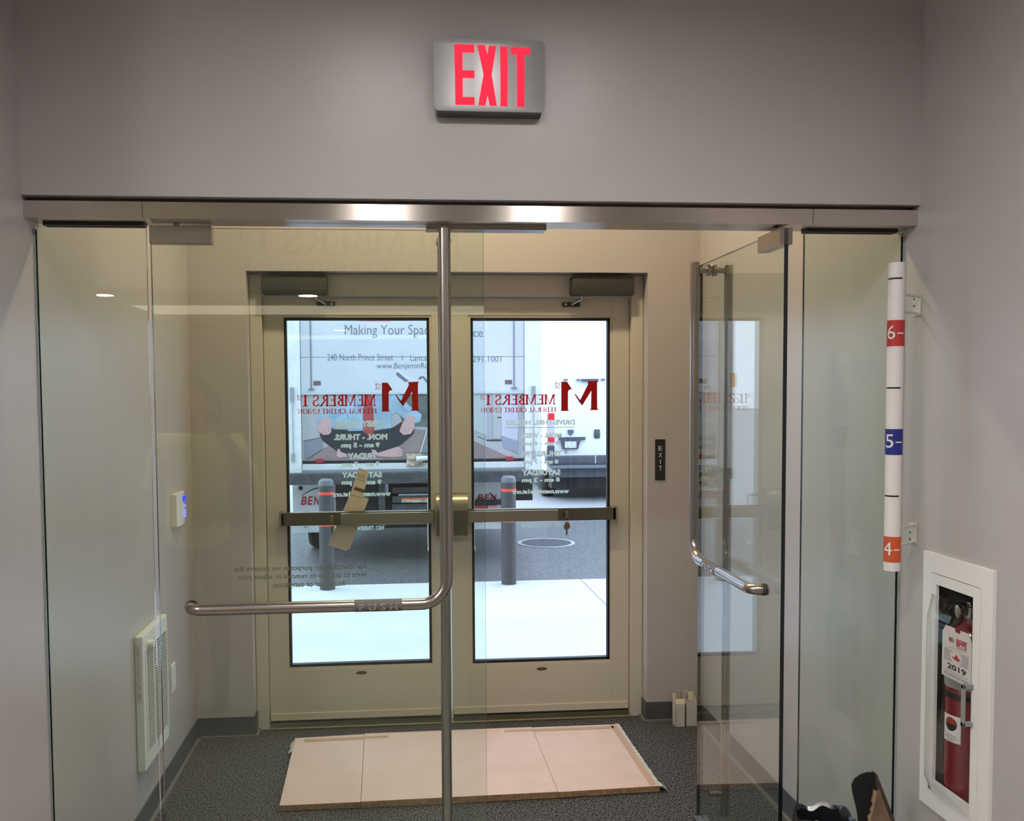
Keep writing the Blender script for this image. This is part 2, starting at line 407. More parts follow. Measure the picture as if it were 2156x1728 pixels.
# ------------------------------------------------------------------ glass swing doors
def bend(p, c, q, r, n=8):
    """corner p-c-q rounded with radius r"""
    p, c, q = Vector(p), Vector(c), Vector(q); a = (p - c).normalized(); b = (q - c).normalized()
    s = c + a * r; e = c + b * r; o = c + a * r + b * r
    return [o + (s - o) * math.cos(t) + (e - o) * math.sin(t) for t in [math.pi / 2 * i / n for i in range(n + 1)]]
def glass_door(name, label, fn, L, st, loc, edge, flip):
    rt_ = sroot(name, label, loc)
    th = .006
    gl = pane('glass_leaf', fn, 0, L, -th, th, .012, 2.133, rt_, GLASS, edge)
    MB(fn).box(0, .168, -.019, .019, 2.088, 2.1365, bev=.002).build('top_patch', PATCH, rt_)
    MB(fn).cyl((.07, 0, 2.1365), (.07, 0, HB), .008).build('pivot_pin', PATCH, rt_, True)
    MB(fn).box(0, L, -.02, .02, .012, .07, bev=.002).build('bottom_rail', PATCH, rt_)
    off = .058; r = .0166; zb = 1.073
    path = [(st, off, 2.128), (st, off, 1.6)] + bend((st, off, 2), (st, off, zb), (0, off, zb), .075, 12)
    se = .092
    path += [(.4, off, zb)] + bend((.5, off, zb), (se, off, zb), (se, 0, zb), .035, 8) + [(se, .008, zb)]
    bar = MB(fn).tube(path, r, 18).build('push_bar', STEEL, rt_, True)
    MB(fn).tube([(st - .263 + .0, off, zb), (st - .129, off, zb)], r + .0006, 24).build('push_sleeve', mat('push_band', (.13, .115, .115), .6), bar, True)
    # letters wrapped on the sleeve
    pl = slice_z(fit(text_polys('P U S H', .02), st - .250, st - .142, -.0115, .0085, flip), .003)
    R2 = r + .0012; m = MB(fn)
    for p in pl:
        m.add([(a, off + R2 * math.cos(b / R2), zb + R2 * math.sin(b / R2)) for a, b in p], [tuple(range(len(p)))])
    m.build('lettering', mat('push_letters', (.62, .58, .54), .2, 1.0), bar)
    for k, q in enumerate((se + .0,)):
        MB(fn).tube([(q, .014, zb), (q, .018, zb)], .0185, 20).build('mount_ring', BLACK, bar, True)
        MB(fn).tube([(q, .022, zb), (q, .025, zb)], .0182, 20).build('mount_ring', BLACK, bar, True)
    MB(fn).cyl((st, .006, 2.100), (st, off, 2.100), .010).build('standoff', STEEL, bar, True)
    MB(fn).tube([(st, -.018, 2.100), (st, -.006, 2.100)], .021, 20).tube([(st, .006, 2.100), (st, .018, 2.100)], .021, 20).build('standoff_disc', STEEL, bar, True)
    pu = MB(fn).tube([(st, -off - .006, .12), (st, -off - .006, 2.118)], .0155, 18).build('pull_tube', STEEL, rt_, True)
    for z in (.2, 2.1):
        MB(fn).cyl((st, -.006, z), (st, -off - .006, z), .010).build('standoff', STEEL, pu, True)
    return rt_, gl
LDX = -.676
left_fn = lambda s, n, z: (LDX + s, .026 - n, z)
d3, gl3 = glass_door('door_3', 'closed frameless glass door with L-shaped steel push bar', left_fn, .926, .812, (LDX, .026, 0), GEDGE, False)
a_ = math.radians(0.3); HX, HY = 1.1130, -.050
right_fn = lambda s, n, z: (HX + s * math.sin(a_) - n * math.cos(a_), HY + s * math.cos(a_) + n * math.sin(a_), z)
d4, gl4 = glass_door('door_4', 'open frameless glass door swung into the vestibule', right_fn, .752, .645, (HX, HY, 0), GEDGE, True)
# notice lettering on the closed glass door, read from the vestibule
vin = mat('grey_vinyl', (.17, .16, .13), .7)
for t, z, x0, x1 in (('For identification purposes we reserve the', 1.161, -.47, -.094), ('right to ask you to remove or adjust your', 1.137, -.46, -.096), ('headwear or sunglasses.', 1.114, -.365, -.158)):
    MB().flat(fit(text_polys(t, .018), x0, x1, z, z + .020, True), .0335).build('lettering', vin, gl3)

# ------------------------------------------------------------------ outside door set
fr = sroot('trim_2', 'beige metal frame around the pair of outside doors', (.264, 2.0, 0))
DX0, DXM0, DXM1, DX1 = -.653, .262, .266, 1.181
MB().box(OX0 + .001, DX0 - .003, 1.97, 2.10, 0, OZ - .002, bev=.003).build('jamb', DOORP, fr)
MB().box(DX1 + .003, OX1 - .001, 1.97, 2.10, 0, OZ - .002, bev=.003).build('jamb', DOORP, fr)
MB().box(DX0 - .003, DX1 + .003, 1.97, 2.10, 2.150, OZ - .002, bev=.002).build('head', DOORP, fr)
MB().box(DX0 - .003, DX1 + .003, 1.950, 2.12, .0, .012, bev=.003).build('threshold', mat('threshold_aluminium', (.62, .56, .36), .3, 1.0), fr)
MB().box(OX0 + .005, OX1 - .005, 2.075, 2.10, .012, 2.2).build('door_stop', DOORP, fr) if False else None
DF, DB = 2.012, 2.058
def ext_door(name, label, x0, x1, gx0, gx1, gz0, gz1, side):
    rt_ = sroot(name, label, ((x0 + x1) / 2, DF, 0))
    z0, z1 = .016, 2.146
    MB().box(x0, gx0 - .012, DF, DB, z0, z1).build('stile', DOORP, rt_)
    MB().box(gx1 + .012, x1, DF, DB, z0, z1).build('stile', DOORP, rt_)
    MB().box(gx0 - .0115, gx1 + .0115, DF, DB, gz1 + .012, z1).build('rail', DOORP, rt_)
    br = MB().box(gx0 - .0115, gx1 + .0115, DF, DB, z0, gz0 - .012).build('rail', DOORP, rt_)
    MB().box(x0 + .003, x1 - .003, DF - .012, DF, .032, .068, bev=.003).build('door_sweep', DOORP, rt_)
    MB().box(x0 + .003, x1 - .003, DF - .004, DF, .018, .032).build('sweep_seal', BLACK, rt_)
    b = MB()
    for (a, c, e, f) in ((gx0 - .012, gx0, gz0 - .012, gz1 + .012), (gx1, gx1 + .012, gz0 - .012, gz1 + .012), (gx0, gx1, gz0 - .012, gz0), (gx0, gx1, gz1, gz1 + .012)):
        b.box(a, c, DF + .004, DF + .02, e, f)
    b.build('glazing_bead', DOORP, rt_)
    g = MB()
    for (a, c, e, f) in ((gx0, gx0 + .013, gz0, gz1), (gx1 - .013, gx1, gz0, gz1), (gx0, gx1, gz0, gz0 + .014), (gx0, gx1, gz1 - .014, gz1)):
        g.box(a, c, DF + .006, DF + .036, e, f)
    g.build('glazing_gasket', BLACK, rt_)
    gp = pane('glass_pane', idf, gx0 + .004, gx1 - .004, DF + .014, DF + .028, gz0 + .004, gz1 - .004, rt_, CLEAR, GEDGE)
    cx = (gx0 + gx1) / 2
    ov = [(cx + .028 * math.cos(t), (gz0 - .037) + .0085 * math.sin(t)) for t in [2 * math.pi * i / 24 for i in range(24)]]
    MB().prism(ov, DF - .0015, DF).build('maker_plate', mat('oval_plate', (.13, .09, .05), .35, .6), br)
    # touch bar
    z0, z1 = 1.022, 1.088
    bx0, bx1 = (-.580, .180) if side < 0 else (.342, 1.103)
    sp = -.285 if side < 0 else .800
    pb = MB().box(bx0, bx1, 1.955, 1.992, z0, z1, bev=.004).build('panic_bar', DARKB, rt_)
    if side < 0:
        MB().box(sp, bx1 - .006, 1.936, 1.956, z0 + .004, z1 - .006, bev=.003).build('push_pad', BRONZE, pb)
        MB().box(bx0 - .008, bx0 + .02, 1.955, DF, z0 - .004, z1 + .004, bev=.004).build('end_cap', BRONZE, pb)
        hx0, hx1 = .187, .258
    else:
        MB().box(bx0 + .004, sp, 1.936, 1.956, z0 + .004, z1 - .006, bev=.003).build('push_pad', BRONZE, pb)
        MB().box(bx1 - .02, bx1 + .008, 1.955, DF, z0 - .004, z1 + .004, bev=.004).build('end_cap', BRONZE, pb)
        hx0, hx1 = .270, .346
    MB().box(bx0 + .02, bx1 - .01, 1.992, DF, z0 + .012, z1 - .012).build('mounting_rail', DARKB, pb)
    # rounded latch case: quarter-round profile towards the room
    prof = [(DF, .953), (1.955, .953), (1.947, .975), (1.946, 1.10), (1.953, 1.135), (1.972, 1.158), (2.0, 1.168), (DF, 1.169)]
    m = MB(); n = len(prof)
    m.add([(hx0, y, z) for y, z in prof] + [(hx1, y, z) for y, z in prof], [tuple(range(n)), tuple(range(n, 2 * n))[::-1]] + [(i, i + n, (i + 1) % n + n, (i + 1) % n) for i in range(n)])
    m.build('latch_case', BRONZE, pb, True)
    MB().box(hx0 + .003, hx1 - .003, 1.9435, 1.947, .96, 1.085).build('case_plate', DARKB, pb)
    dx = -.327 if side < 0 else .842
    MB().cyl((dx, 1.947, 1.055), (dx, 1.956, 1.055), .016).build('dogging_cylinder', DARKB, pb, True)
    # pull handle outside
    px = .158 if side < 0 else .384
    MB().tube([(px, DB, 1.13)] + [Vector(v) for v in ((px, 2.115, 1.13),)] + [(px, 2.13, 1.115), (px, 2.13, .88), (px, 2.115, .865), (px, DB, .865)], .0095, 12).build('outside_pull', mat('pull_white', (.75, .77, .78), .3), rt_, True)
    return rt_, gp
d1, gp1 = ext_door('door_1', 'beige outside door with glass holding a tilted leaflet', DX0, DXM0, -.555, .163, .298, 2.050, -1)
d2, gp2 = ext_door('door_2', 'beige outside door with keys hanging from its bar', DXM1, DX1, .370, 1.083, .288, 2.049, 1)

# door glass lettering (stuck on the outside, so it reads backwards from here)
YD = DF + .0135
def logo(x0, z1, k):
    one = [(1355,155),(1440,155),(1508,262),(1475,264),(1452,290),(1450,545),(1465,566),(1345,566),(1355,545)]
    em = [(1728,150),(1885,142),(1868,172),(1870,535),(1886,557),(1760,557),(1780,535),(1785,283),(1655,492),(1618,428),(1740,188)]
    ck = [(1542,328),(1562,330),(1634,428),(1655,492),(1612,440)]
    g = lambda P: [(x0 + (a - 1345) * k, z1 - (b - 146) * k) for a, b in P]
    return [g(one), g(em)], [g(ck)]
def door_letters(gp, cx, rows, x0, x1, lx, lz, k):
    a, b = logo(lx, lz, k)
    e = MB(); 
    for p in a + b: e.prism(p, YD - .0006, YD)
    lab(e.build('logo', RED, gp), 'dark red mirrored monogram')
    e = MB().flat(fit(serif('st'), lx - .030, lx - .004, lz - .038, lz - .002, True), YD); e.build('logo', RED, gp)
    for t, xa, xb, za, zb, kind in rows:
        if kind == 's': o = MB().flat(fit(serif(t), xa, xb, za, zb, True), YD).build('lettering', RED, gp); lab(o, 'red mirrored serif lettering')
        elif kind == 'l': MB().box(xa, xb, YD - .0006, YD, za, zb).build('rule', HOURS, gp)
        else: lab(MB().flat(fit(text_polys(t, .055), xa, xb, za, zb, True), YD).build('lettering', HOURS, gp), 'pale mirrored opening-hours lettering')
L = lambda p: -.498 + (p - 625) * .002360
Lz = lambda p: 1.7315 - (p - 803) * .002394
rows = [('MEMBERS 1st', L(625), L(791), Lz(854), Lz(829), 's'), ('FEDERAL CREDIT UNION', L(626), L(792), Lz(869.5), Lz(859), 's'),
  ('LOBBY HOURS', L(704), L(810), Lz(898), Lz(884), 'h'), ('', L(699), L(810), Lz(902.6), Lz(901.4), 'l'), ('MON. - THURS.', L(701), L(814), Lz(925), Lz(912), 'h'),
  ('9 am - 5 pm', L(716), L(798), Lz(943.5), Lz(930), 'h'), ('FRIDAY', L(729), L(788), Lz(965), Lz(952), 'h'), ('9 am - 7 pm', L(719), L(797), Lz(983), Lz(970), 'h'),
  ('SATURDAY', L(716), L(802), Lz(1004), Lz(992), 'h'), ('9 am - 2 pm', L(716), L(801), Lz(1021.5), Lz(1008), 'h'), ('www.members1st.org', L(697), L(820), Lz(1044), Lz(1033), 'h'),
  ('NO TRESPASSING', L(718), L(804), Lz(1115.5), Lz(1106), 'h')]
door_letters(gp1, 0, rows, 0, 0, L(802), Lz(804), .000352)
Rr = lambda p: .420 + (p - 1012) * .002442
Rz = lambda p: 1.7265 - (p - 803) * .002436
rows = [('MEMBERS 1st', Rr(1011), Rr(1169), Rz(851), Rz(829), 's'), ('FEDERAL CREDIT UNION', Rr(1012), Rr(1170), Rz(866.5), Rz(856.5), 's'),
  ('DRIVE-THRU HOURS', Rr(1064), Rr(1210), Rz(893.5), Rz(882.5), 'h'), ('', Rr(1064), Rr(1210), Rz(899), Rz(897.8), 'l'), ('MON. - WED.', Rr(1096), Rr(1182), Rz(920.5), Rz(910), 'h'),
  ('8 am - 6 pm', Rr(1099), Rr(1177), Rz(938), Rz(927), 'h'), ('THURS.-FRI.', Rr(1095), Rr(1182.5), Rz(959.5), Rz(947.5), 'h'), ('8 am - 7 pm', Rr(1100), Rr(1175), Rz(977.5), Rz(965.5), 'h'),
  ('SATURDAY', Rr(1097), Rr(1179), Rz(999), Rz(986.5), 'h'), ('8 am - 2 pm', Rr(1097), Rr(1178), Rz(1015.5), Rz(1004), 'h'), ('www.members1st.org', Rr(1078), Rr(1197), Rz(1038), Rz(1028), 'h'),
  ('NO TRESPASSING', Rr(1096), Rr(1180), Rz(1109), Rz(1099.5), 'h')]
door_letters(gp2, 0, rows, 0, 0, Rr(1179.5), Rz(802), .000362)

# ================================================================== OUTDOORS
so = sroot('sidewalk', 'pale concrete sidewalk outside the doors', (0, 4, -.02))
for x0, x1 in ((-7, -4.36), (-4.36, -1.36), (-1.36, 1.64), (1.64, 4.64), (4.64, 8)):
    MB().box(x0 + .004, x1 - .004, YE, 5.56, -.2, -.02, bev=.004).build('slab', CONC, so)
MB().box(-7, 8, YE, 5.56, -.2, -.04).build('slab_bed', ASPH, so)
struct(MB().box(-60, 60, 5.56, 9.4, -.3, -.03).build('road', ASPH), 'grey asphalt lot behind the bollards')
struct(MB().box(-60, 60, 9.4, 90, -.3, -.03).build('road', mat('lightened_asphalt', (.40, .405, .415), .7, noise=.12, scale=3, stretch=(.3, 2, 1))), 'asphalt farther out with sky brightness put into its colour')  # colour paled for sky glare and to offset shade between the vehicles
def bollard(x, y, label):
    t = thing('bollard', label, 'bollard', (x, y, -.02), 'bollards at the sidewalk edge')
    r = .066
    MB().lathe((x, y, -.02), [(r, 0), (r, .90), (r * .98, .925), (r * .88, .945), (r * .6, .957), (.012, .96)], 28).build('post', BOLL, t, True)
    MB().lathe((x, y, -.02), [(r * 1.0, .905), (r * 1.01, .906), (r * .995, .928), (r * .9, .948), (r * .62, .961), (.012, .964)], 28).build('cap', mat('bollard_cap', (.15, .16, .175), .5), t, True)
    for z in (.825, .555):
        MB().lathe((x, y, -.02), [(r + .0004, z), (r + .0012, z), (r + .0012, z + .026), (r + .0004, z + .026)], 28).build('reflective_band', REFL, t, True)
bollard(-.622, 5.40, 'dark grey bollard with two red bands in front of the mud flap')
bollard(.970, 5.44, 'dark grey bollard with two red bands beside the manhole cover')
# manhole
mh = thing('manhole_cover', 'round iron manhole cover set in the asphalt', 'manhole cover', (1.665, 7.66, -.03))
MB().lathe((1.665, 7.66, -.03), [(.325, 0), (.325, .006), (.285, .006), (.285, .0)], 40).build('rim', mat('manhole_rim', (.4, .42, .46), .7), mh)
MB().lathe((1.665, 7.66, -.03), [(.284, 0), (.284, .004)], 40).build('lid', mat('manhole_iron', (.03, .03, .033), .6), mh)
m = MB()
for i in range(-6, 7):
    for j in range(-6, 7):
        if math.hypot(i, j) < 6.2 and (i + j) % 2 == 0:
            m.box(1.665 + i * .042 - .016, 1.665 + i * .042 + .016, 7.66 + j * .042 - .016, 7.66 + j * .042 + .016, -.026, -.021)
o = m.build('lid_studs', mat('manhole_stud', (.15, .16, .18), .6), mh); o['kind'] = 'stuff'

# ---- box truck backed up to the kerb
TY = 6.5
tk = thing('box_truck', 'white box truck backed up to the sidewalk with printed rear door', 'truck', (.17, 9.5, -.03))
tx = lambda p: -.924 + (p - 636) * .004670
tz = lambda p: 1.811 - (p - 800) * .004597
XA, XB = -1.095, 1.43
MB().box(XA, XA + .01, TY + .02, 10.6, .95, 3.5).box(XB - .01, XB, TY + .02, 10.6, .95, 3.5).box(XA, XB, TY + .02, 10.6, 3.49, 3.55).box(XA, XB, 10.55, 10.6, .95, 3.5).box(XA, XB, TY + .05, 10.6, .90, .96).build('cargo_box', TRW, tk)
lp = MB().box(XA, -.938, TY - .05, TY + .04, .905, 3.5, bev=.006).build('corner_post', TRF, tk)
rp = MB().box(1.262, XB, TY - .05, TY + .04, .905, 3.5, bev=.006).build('corner_post', TRF, tk)
MB().box(XA, XB, TY - .05, TY + .04, 3.3, 3.55, bev=.006).build('rear_header', TRF, tk)
for px in (-1.015, 1.345):
    m = MB().cyl((px, TY - .06, 1.05), (px, TY - .06, 1.62), .006, 8).box(px - .02, px + .02, TY - .07, TY - .05, 1.60, 1.74).box(px - .018, px + .018, TY - .07, TY - .05, 1.02, 1.10)
    m.build('latch_rod', mat('zinc', (.45, .48, .5), .4, .6), tk)
MB().box(XA - .012, XA + .03, TY - .06, TY - .045, 1.72, 1.86).build('marker_lamp', mat('amber_lens', (.9, .35, .02), .3), tk)
# roll-up door sections above the picture
segs = [(1.688, 2.03), (2.034, 2.46), (2.464, 2.89), (2.894, 3.3)]
for a, b in segs:
    MB().box(-.934, 1.258, TY - .004, TY + .02, a, b, bev=.002).build('door_section', TRW, tk)
MB().box(-.934, 1.258, TY - .012, TY + .01, 1.668, 1.688, bev=.002).build('door_lip', mat('lip_grey', (.55, .58, .62), .4), tk)
for px in (655, 1082):
    MB().box(tx(px) - .006, tx(px) + .006, TY - .012, TY - .004, 1.72, 3.3).box(tx(px) - .03, tx(px) + .03, TY - .02, TY - .004, 1.715, 1.728).build('track_line', mat('track_grey', (.2, .22, .25), .5), tk)
for px in (666, 1069):
    MB().box(tx(px) - .03, tx(px) + .04, TY - .008, TY - .004, tz(811), tz(802)).build('red_reflector', mat('dull_reflector', (.18, .11, .11), .5), tk)
tt = TY - .0055
def truck_text(s, px0, px1, py0, py1, bold=-.004):
    ps = sorted(fit(text_polys(s, bold), tx(px0), tx(px1), tz(py1), tz(py0)), key=lambda p: min(a for a, b in p))
    words = []; end = -99; gap = .22 * (tz(py0) - tz(py1))
    for p in ps:
        if min(a for a, b in p) > end + gap: words.append([])
        words[-1].append(p); end = max(end, max(a for a, b in p))
    for w in words: MB().flat(w, tt).build('lettering', GREYINK, tk)
truck_text('Making Your Space', 726, 913, 683, 711, -.006)
truck_text('c', 995, 1004.5, 697, 709, -.006)
truck_text('e', 1006, 1016, 697, 709, -.006)
truck_text('.', 1017.5, 1019, 707, 709, -.006)
truck_text('240 North Prince Street', 689, 826, 745, 759)
MB().box(tx(844.5), tx(846), tt - .0004, tt, tz(759), tz(748)).build('lettering', GREYINK, tk)
truck_text('Lancaster', 862, 922, 747, 760)
truck_text('.291.1001', 990, 1055, 750, 763)
truck_text('www.BenjaminRoberts', 791, 932, 764, 780)
pk = mat('pink_print', (.80, .28, .32), .5)
MB().prism([(tx(756), tz(675.5)), (tx(820), tz(676.5)), (tx(830), tz(670)), (tx(830), tz(640)), (tx(756), tz(640))], tt, tt + .002).build('printed_flash', pk, tk)
# flying office things printed on the door
gk = mat('print_dark_grey', (.17, .18, .22), .6); lk_ = mat('print_pale', (.68, .72, .78), .6)
Z1 = lambda a, b: (tx(600 + a / 6.7375), tz(660 + b / 6.7375))
Z2 = lambda a, b: (tx(600 + a / 6.7375), tz(820 + b / 6.7375))
MB().flat([[Z1(*p) for p in ((1565, 845), (1590, 835), (1740, 965), (1690, 980), (1565, 880))]], tt).build('printed_picture', gk, tk)
m = MB().flat([[Z1(*p) for p in ((1870, 935), (1900, 900), (1950, 892), (1995, 945), (2030, 1040), (1990, 990), (1940, 920), (1890, 945))]], tt)
m.build('printed_picture', gk, tk)
MB().flat([[Z1(*p) for p in ((1565, 830), (1595, 795), (1735, 900), (1850, 935), (1870, 960), (1745, 965))]], tt + .0005).build('printed_picture', lk_, tk)
# lower picture panel: an office scene with a seated figure, all print
MB().box(-.934, 1.258, TY + .004, TY + .02, .985, 1.668).build('picture_panel', mat('print_wall', (.42, .43, .45), .5), tk)
yp = [TY + .0035]
def pr(name, polys, m):
    yp[0] -= .0004
    for q in polys: MB().flat([[Z2(*p) for p in q]], yp[0]).build(name, m, tk)
pr('printed_picture', [[(245, 1045), (520, 845), (700, 770), (1650, 560), (2400, 640), (2960, 900), (3270, 1060), (245, 1060)]], mat('print_floor', (.33, .25, .25), .5, noise=.2, scale=8, stretch=(1, 1, 12)))
pr('printed_picture', [[(245, 740), (520, 680), (520, 870), (290, 1000), (245, 1045)]], mat('print_box', (.24, .25, .29), .5))
pr('printed_picture', [[(245, 735), (520, 680), (520, 688), (245, 745)], [(290, 998), (500, 862), (505, 872), (300, 1005)]], mat('print_line', (.04, .04, .05), .5))
pr('printed_picture', [[(1500, 40), (2075, 40), (2075, 560), (1820, 540), (1660, 540)]], mat('print_plant', (.16, .18, .17), .5, noise=.4, scale=12))
# cabinets on the right half of the picture (coordinates continue to the right post)
ox = 2560
pr('printed_picture', [[(ox + 100, 40), (ox + 285, 40), (ox + 285, 690), (ox + 100, 600)]], mat('print_cab_a', (.50, .53, .56), .5))
pr('printed_picture', [[(ox + 285, 40), (ox + 372, 40), (ox + 372, 760), (ox + 285, 760)]], mat('print_cab_b', (.36, .39, .42), .5))
pr('printed_picture', [[(ox + 378, 40), (ox + 500, 40), (ox + 500, 730), (ox + 378, 730)]], mat('print_cab_c', (.42, .44, .44), .5))
pr('printed_picture', [[(ox + 280, 745), (ox + 500, 745), (ox + 500, 770), (ox + 290, 765)], [(ox + 440, 415), (ox + 500, 415), (ox + 500, 430), (ox + 450, 435)], [(ox + 155, 690), (ox + 270, 745), (ox + 270, 752), (ox + 160, 700)]], mat('print_line', (.04, .04, .05), .5))
pr('printed_picture', [[(ox + 503, 40), (ox + 740, 40), (ox + 740, 960), (ox + 530, 860), (ox + 503, 690)]], mat('print_cab_d', (.52, .55, .64), .5))
pr('printed_picture', [[(ox + 503, 690), (ox + 740, 770), (ox + 740, 960), (ox + 530, 860)]], mat('print_cab_e', (.30, .32, .40), .5))
# the printed figure: shirt, tie, trousers, hands, bare feet
pr('printed_picture', [[(480, 590), (640, 560), (900, 590), (1250, 600), (1500, 560), (1640, 470), (1815, 560), (1800, 650), (1640, 790), (1480, 900), (1260, 960), (760, 930), (640, 830), (520, 740), (480, 660)]], mat('print_trousers', (.028, .032, .040), .5))
pr('printed_picture', [[(560, 340), (760, 250), (840, 220), (1000, 40), (1480, 40), (1640, 90), (1730, 230), (1920, 370), (1900, 470), (1830, 500), (1700, 460), (1560, 330), (1480, 380), (1490, 560), (1300, 590), (880, 600), (820, 520), (640, 540), (470, 480), (440, 420), (480, 360)]], mat('print_shirt', (.36, .52, .66), .5, noise=.25, scale=9))
pr('printed_picture', [[(1115, 40), (1215, 40), (1245, 440), (1245, 600), (1190, 690), (1085, 610), (1085, 400)]], mat('print_tie', (.38, .07, .07), .5))
sk = mat('print_skin', (.60, .38, .38), .5)
pr('printed_picture', [[(500, 420), (560, 395), (620, 420), (640, 520), (640, 610), (600, 650), (520, 650), (450, 590), (450, 530), (500, 480)],
   [(1720, 380), (1780, 370), (1840, 420), (1810, 480), (1820, 560), (1760, 650), (1660, 665), (1600, 610), (1640, 500)],
   [(720, 870), (750, 850), (770, 900), (850, 930), (860, 970), (740, 985), (705, 950)],
   [(1200, 870), (1260, 880), (1290, 920), (1420, 880), (1580, 830), (1640, 880), (1640, 975), (1500, 985), (1300, 970), (1220, 930)]], sk)
skd = mat('print_skin_dark', (.40, .22, .22), .5)
pr('printed_picture', [[(548, 560), (556, 556), (566, 640), (558, 644)], [(510, 570), (517, 566), (522, 640), (514, 640)], [(590, 540), (598, 538), (612, 600), (605, 604)],
   [(1690, 560), (1697, 562), (1672, 640), (1664, 636)], [(1728, 570), (1735, 572), (1712, 648), (1704, 646)], [(1650, 545), (1657, 548), (1632, 600), (1626, 596)],
   [(1560, 890), (1640, 900), (1640, 906), (1560, 896)], [(1560, 930), (1640, 940), (1640, 946), (1560, 936)]], skd)
shd = mat('print_shirt_fold', (.24, .38, .54), .5)
pr('printed_picture', [[(640, 400), (800, 330), (820, 345), (650, 430)], [(1260, 330), (1330, 420), (1300, 440), (1255, 360)], [(1600, 200), (1740, 330), (1720, 350), (1600, 240)], [(840, 260), (900, 420), (870, 430), (830, 280)]], shd)
pr('printed_picture', [[(1890, 920), (1990, 600), (2100, 590), (2100, 930)]], mat('print_laptop', (.22, .23, .25), .5))
pr('printed_picture', [[(1885, 925), (1985, 596), (2100, 586), (2100, 597), (1995, 606), (1900, 925)]], mat('print_pale', (.68, .72, .78), .6))
# rear sill, reflectors, latch
sl = MB().box(-.934, 1.258, TY - .012, TY + .03, .930, .990, bev=.003).build('rear_sill', TRF, tk)
MB().box(-.93, 1.25, TY - .006, TY + .01, .990, 1.02).build('sill_seal', TRK, tk)
for px in (670, 1071):
    MB().box(tx(px) - .037, tx(px) + .037, TY - .02, TY - .006, tz(976), tz(968)).build('red_reflector', mat('reflector_red', (.45, .03, .05), .35), tk)
lt = MB().box(tx(852), tx(886), TY - .03, TY - .012, tz(985), tz(959), bev=.002).build('door_latch', mat('rusty_white', (.68, .62, .52), .6, col2=(.32, .17, .08), scale=26), tk)
MB().tube([(tx(872), TY - .045, tz(970)), (tx(905), TY - .045, tz(968)), (tx(930), TY - .045, tz(967))], [.030, .022, .018], 12).build('latch_lever', mat('lever_white', (.75, .75, .72), .4), lt, True)
# step bumper and lift gate
MB().box(-1.06, 1.32, TY - .16, TY + .05, .80, .905, bev=.006).build('step_bumper', TRS, tk)
for a, b in ((tx(640), tx(642)),):
    pass
MB().box(-1.02, 1.28, TY - .02, TY + .3, .905, .93).build('bumper_top', mat('bumper_top', (.30, .33, .36), .6), tk)
MB().box(-.62, .70, TY + .06, TY + .4, .36, .80).build('under_frame', TRK, tk)
MB().box(-1.05, 1.40, TY + .4, 10.5, .55, .90).build('chassis_shade_block', TRK, tk)  # solid dark block added to shade the ground under the truck
MB().cyl((-.8, 7.75, .40), (.7, 7.75, .40), .12, 16).build('axle', TRK, tk)
MB().box(-.5, .5, TY + .45, 10.4, .28, .56).build('drive_line_shade_block', TRK, tk)  # wide block, also added to darken beneath the truck
for z0, z1, y in ((.69, .75, TY - .02), (.60, .665, TY - .05), (.52, .585, TY - .03)):
    MB().box(-.06, .66, y, y + .08, z0, z1, bev=.004).build('lift_gate_rail', TRS, tk)
MB().box(.0, .5, TY - .04, TY + .02, .668, .684, bev=.003).build('lift_gate_edge', mat('gate_edge', (.42, .46, .5), .5), tk)
MB().box(tx(806), tx(813), TY - .03, TY, .68, .79).build('gate_stop', mat('gate_edge', (.42, .46, .5), .5), tk)
MB().box(.03, .30, TY - .053, TY - .050, .600, .628).build('warning_label', mat('label_cream', (.7, .66, .55), .5, col2=(.35, .28, .2), scale=30), tk)
MB().box(.03, .30, TY - .053, TY - .050, .629, .645).build('warning_label', mat('label_orange', (.75, .2, .05), .5), tk)
MB().box(tx(792), tx(806), TY - .06, TY + .1, .36, .79, bev=.003).build('gate_arm', TRS, tk)
# mud flaps with their print
redl = mat('flap_red', (.35, .02, .03), .5)
for x0, x1 in ((-1.045, -.52), (.62, 1.06)):
    f = MB().box(x0, x1, TY + .10, TY + .112, .300, .80).build('mud_flap', mat('flap_white', (.62, .64, .63), .5, noise=.2, scale=6), tk)
    MB().cyl((x0 + .08, TY + .095, .745), (x0 + .08, TY + .10, .745), .022).build('flap_bolt', TRK, f)
    if x0 < 0:
        for i_, c_ in enumerate('BEN'): MB().flat(fit(text_polys(c_, .03, .2), -.965 + .063 * i_, -.907 + .063 * i_, .575, .662), TY + .0985).build('letter', redl, f)
        cu = [(-.955 + .19 * t, .67 + .075 * math.sin(t * math.pi / 2)) for t in [i / 10 for i in range(11)]]
        MB().tube([(a, TY + .098, b) for a, b in cu], [.003 + .004 * i / 10 for i in range(11)], 6).build('printed_arc', TRK, f)
        MB().flat(fit(text_polys('www', .03), -.94, -.89, .345, .36), TY + .0985).build('lettering', GREYINK, f)
    else:
        for i_, c_ in enumerate('BEN'): MB().flat(fit(text_polys(c_, .03, .2), .79 + .068 * i_, .853 + .068 * i_, .585, .655), TY + .0985).build('letter', redl, f)
        cu = [(.98 - .06 * t, .61 + .06 * t) for t in (0, .5, 1)]
        MB().tube([(a, TY + .098, b) for a, b in cu], .006, 6).build('printed_arc', TRK, f)
MB().box(.64, 1.04, TY + .02, TY + .09, .555, .60).build('lamp_bracket', TRK, tk)
MB().box(.70, .88, TY + .03, TY + .09, .485, .55, bev=.005).build('tail_lamp', mat('lens_red', (.35, .03, .06), .25), tk)
MB().box(.89, .985, TY + .03, TY + .09, .485, .55, bev=.005).build('tail_lamp', mat('lens_amber', (.45, .22, .16), .25), tk)
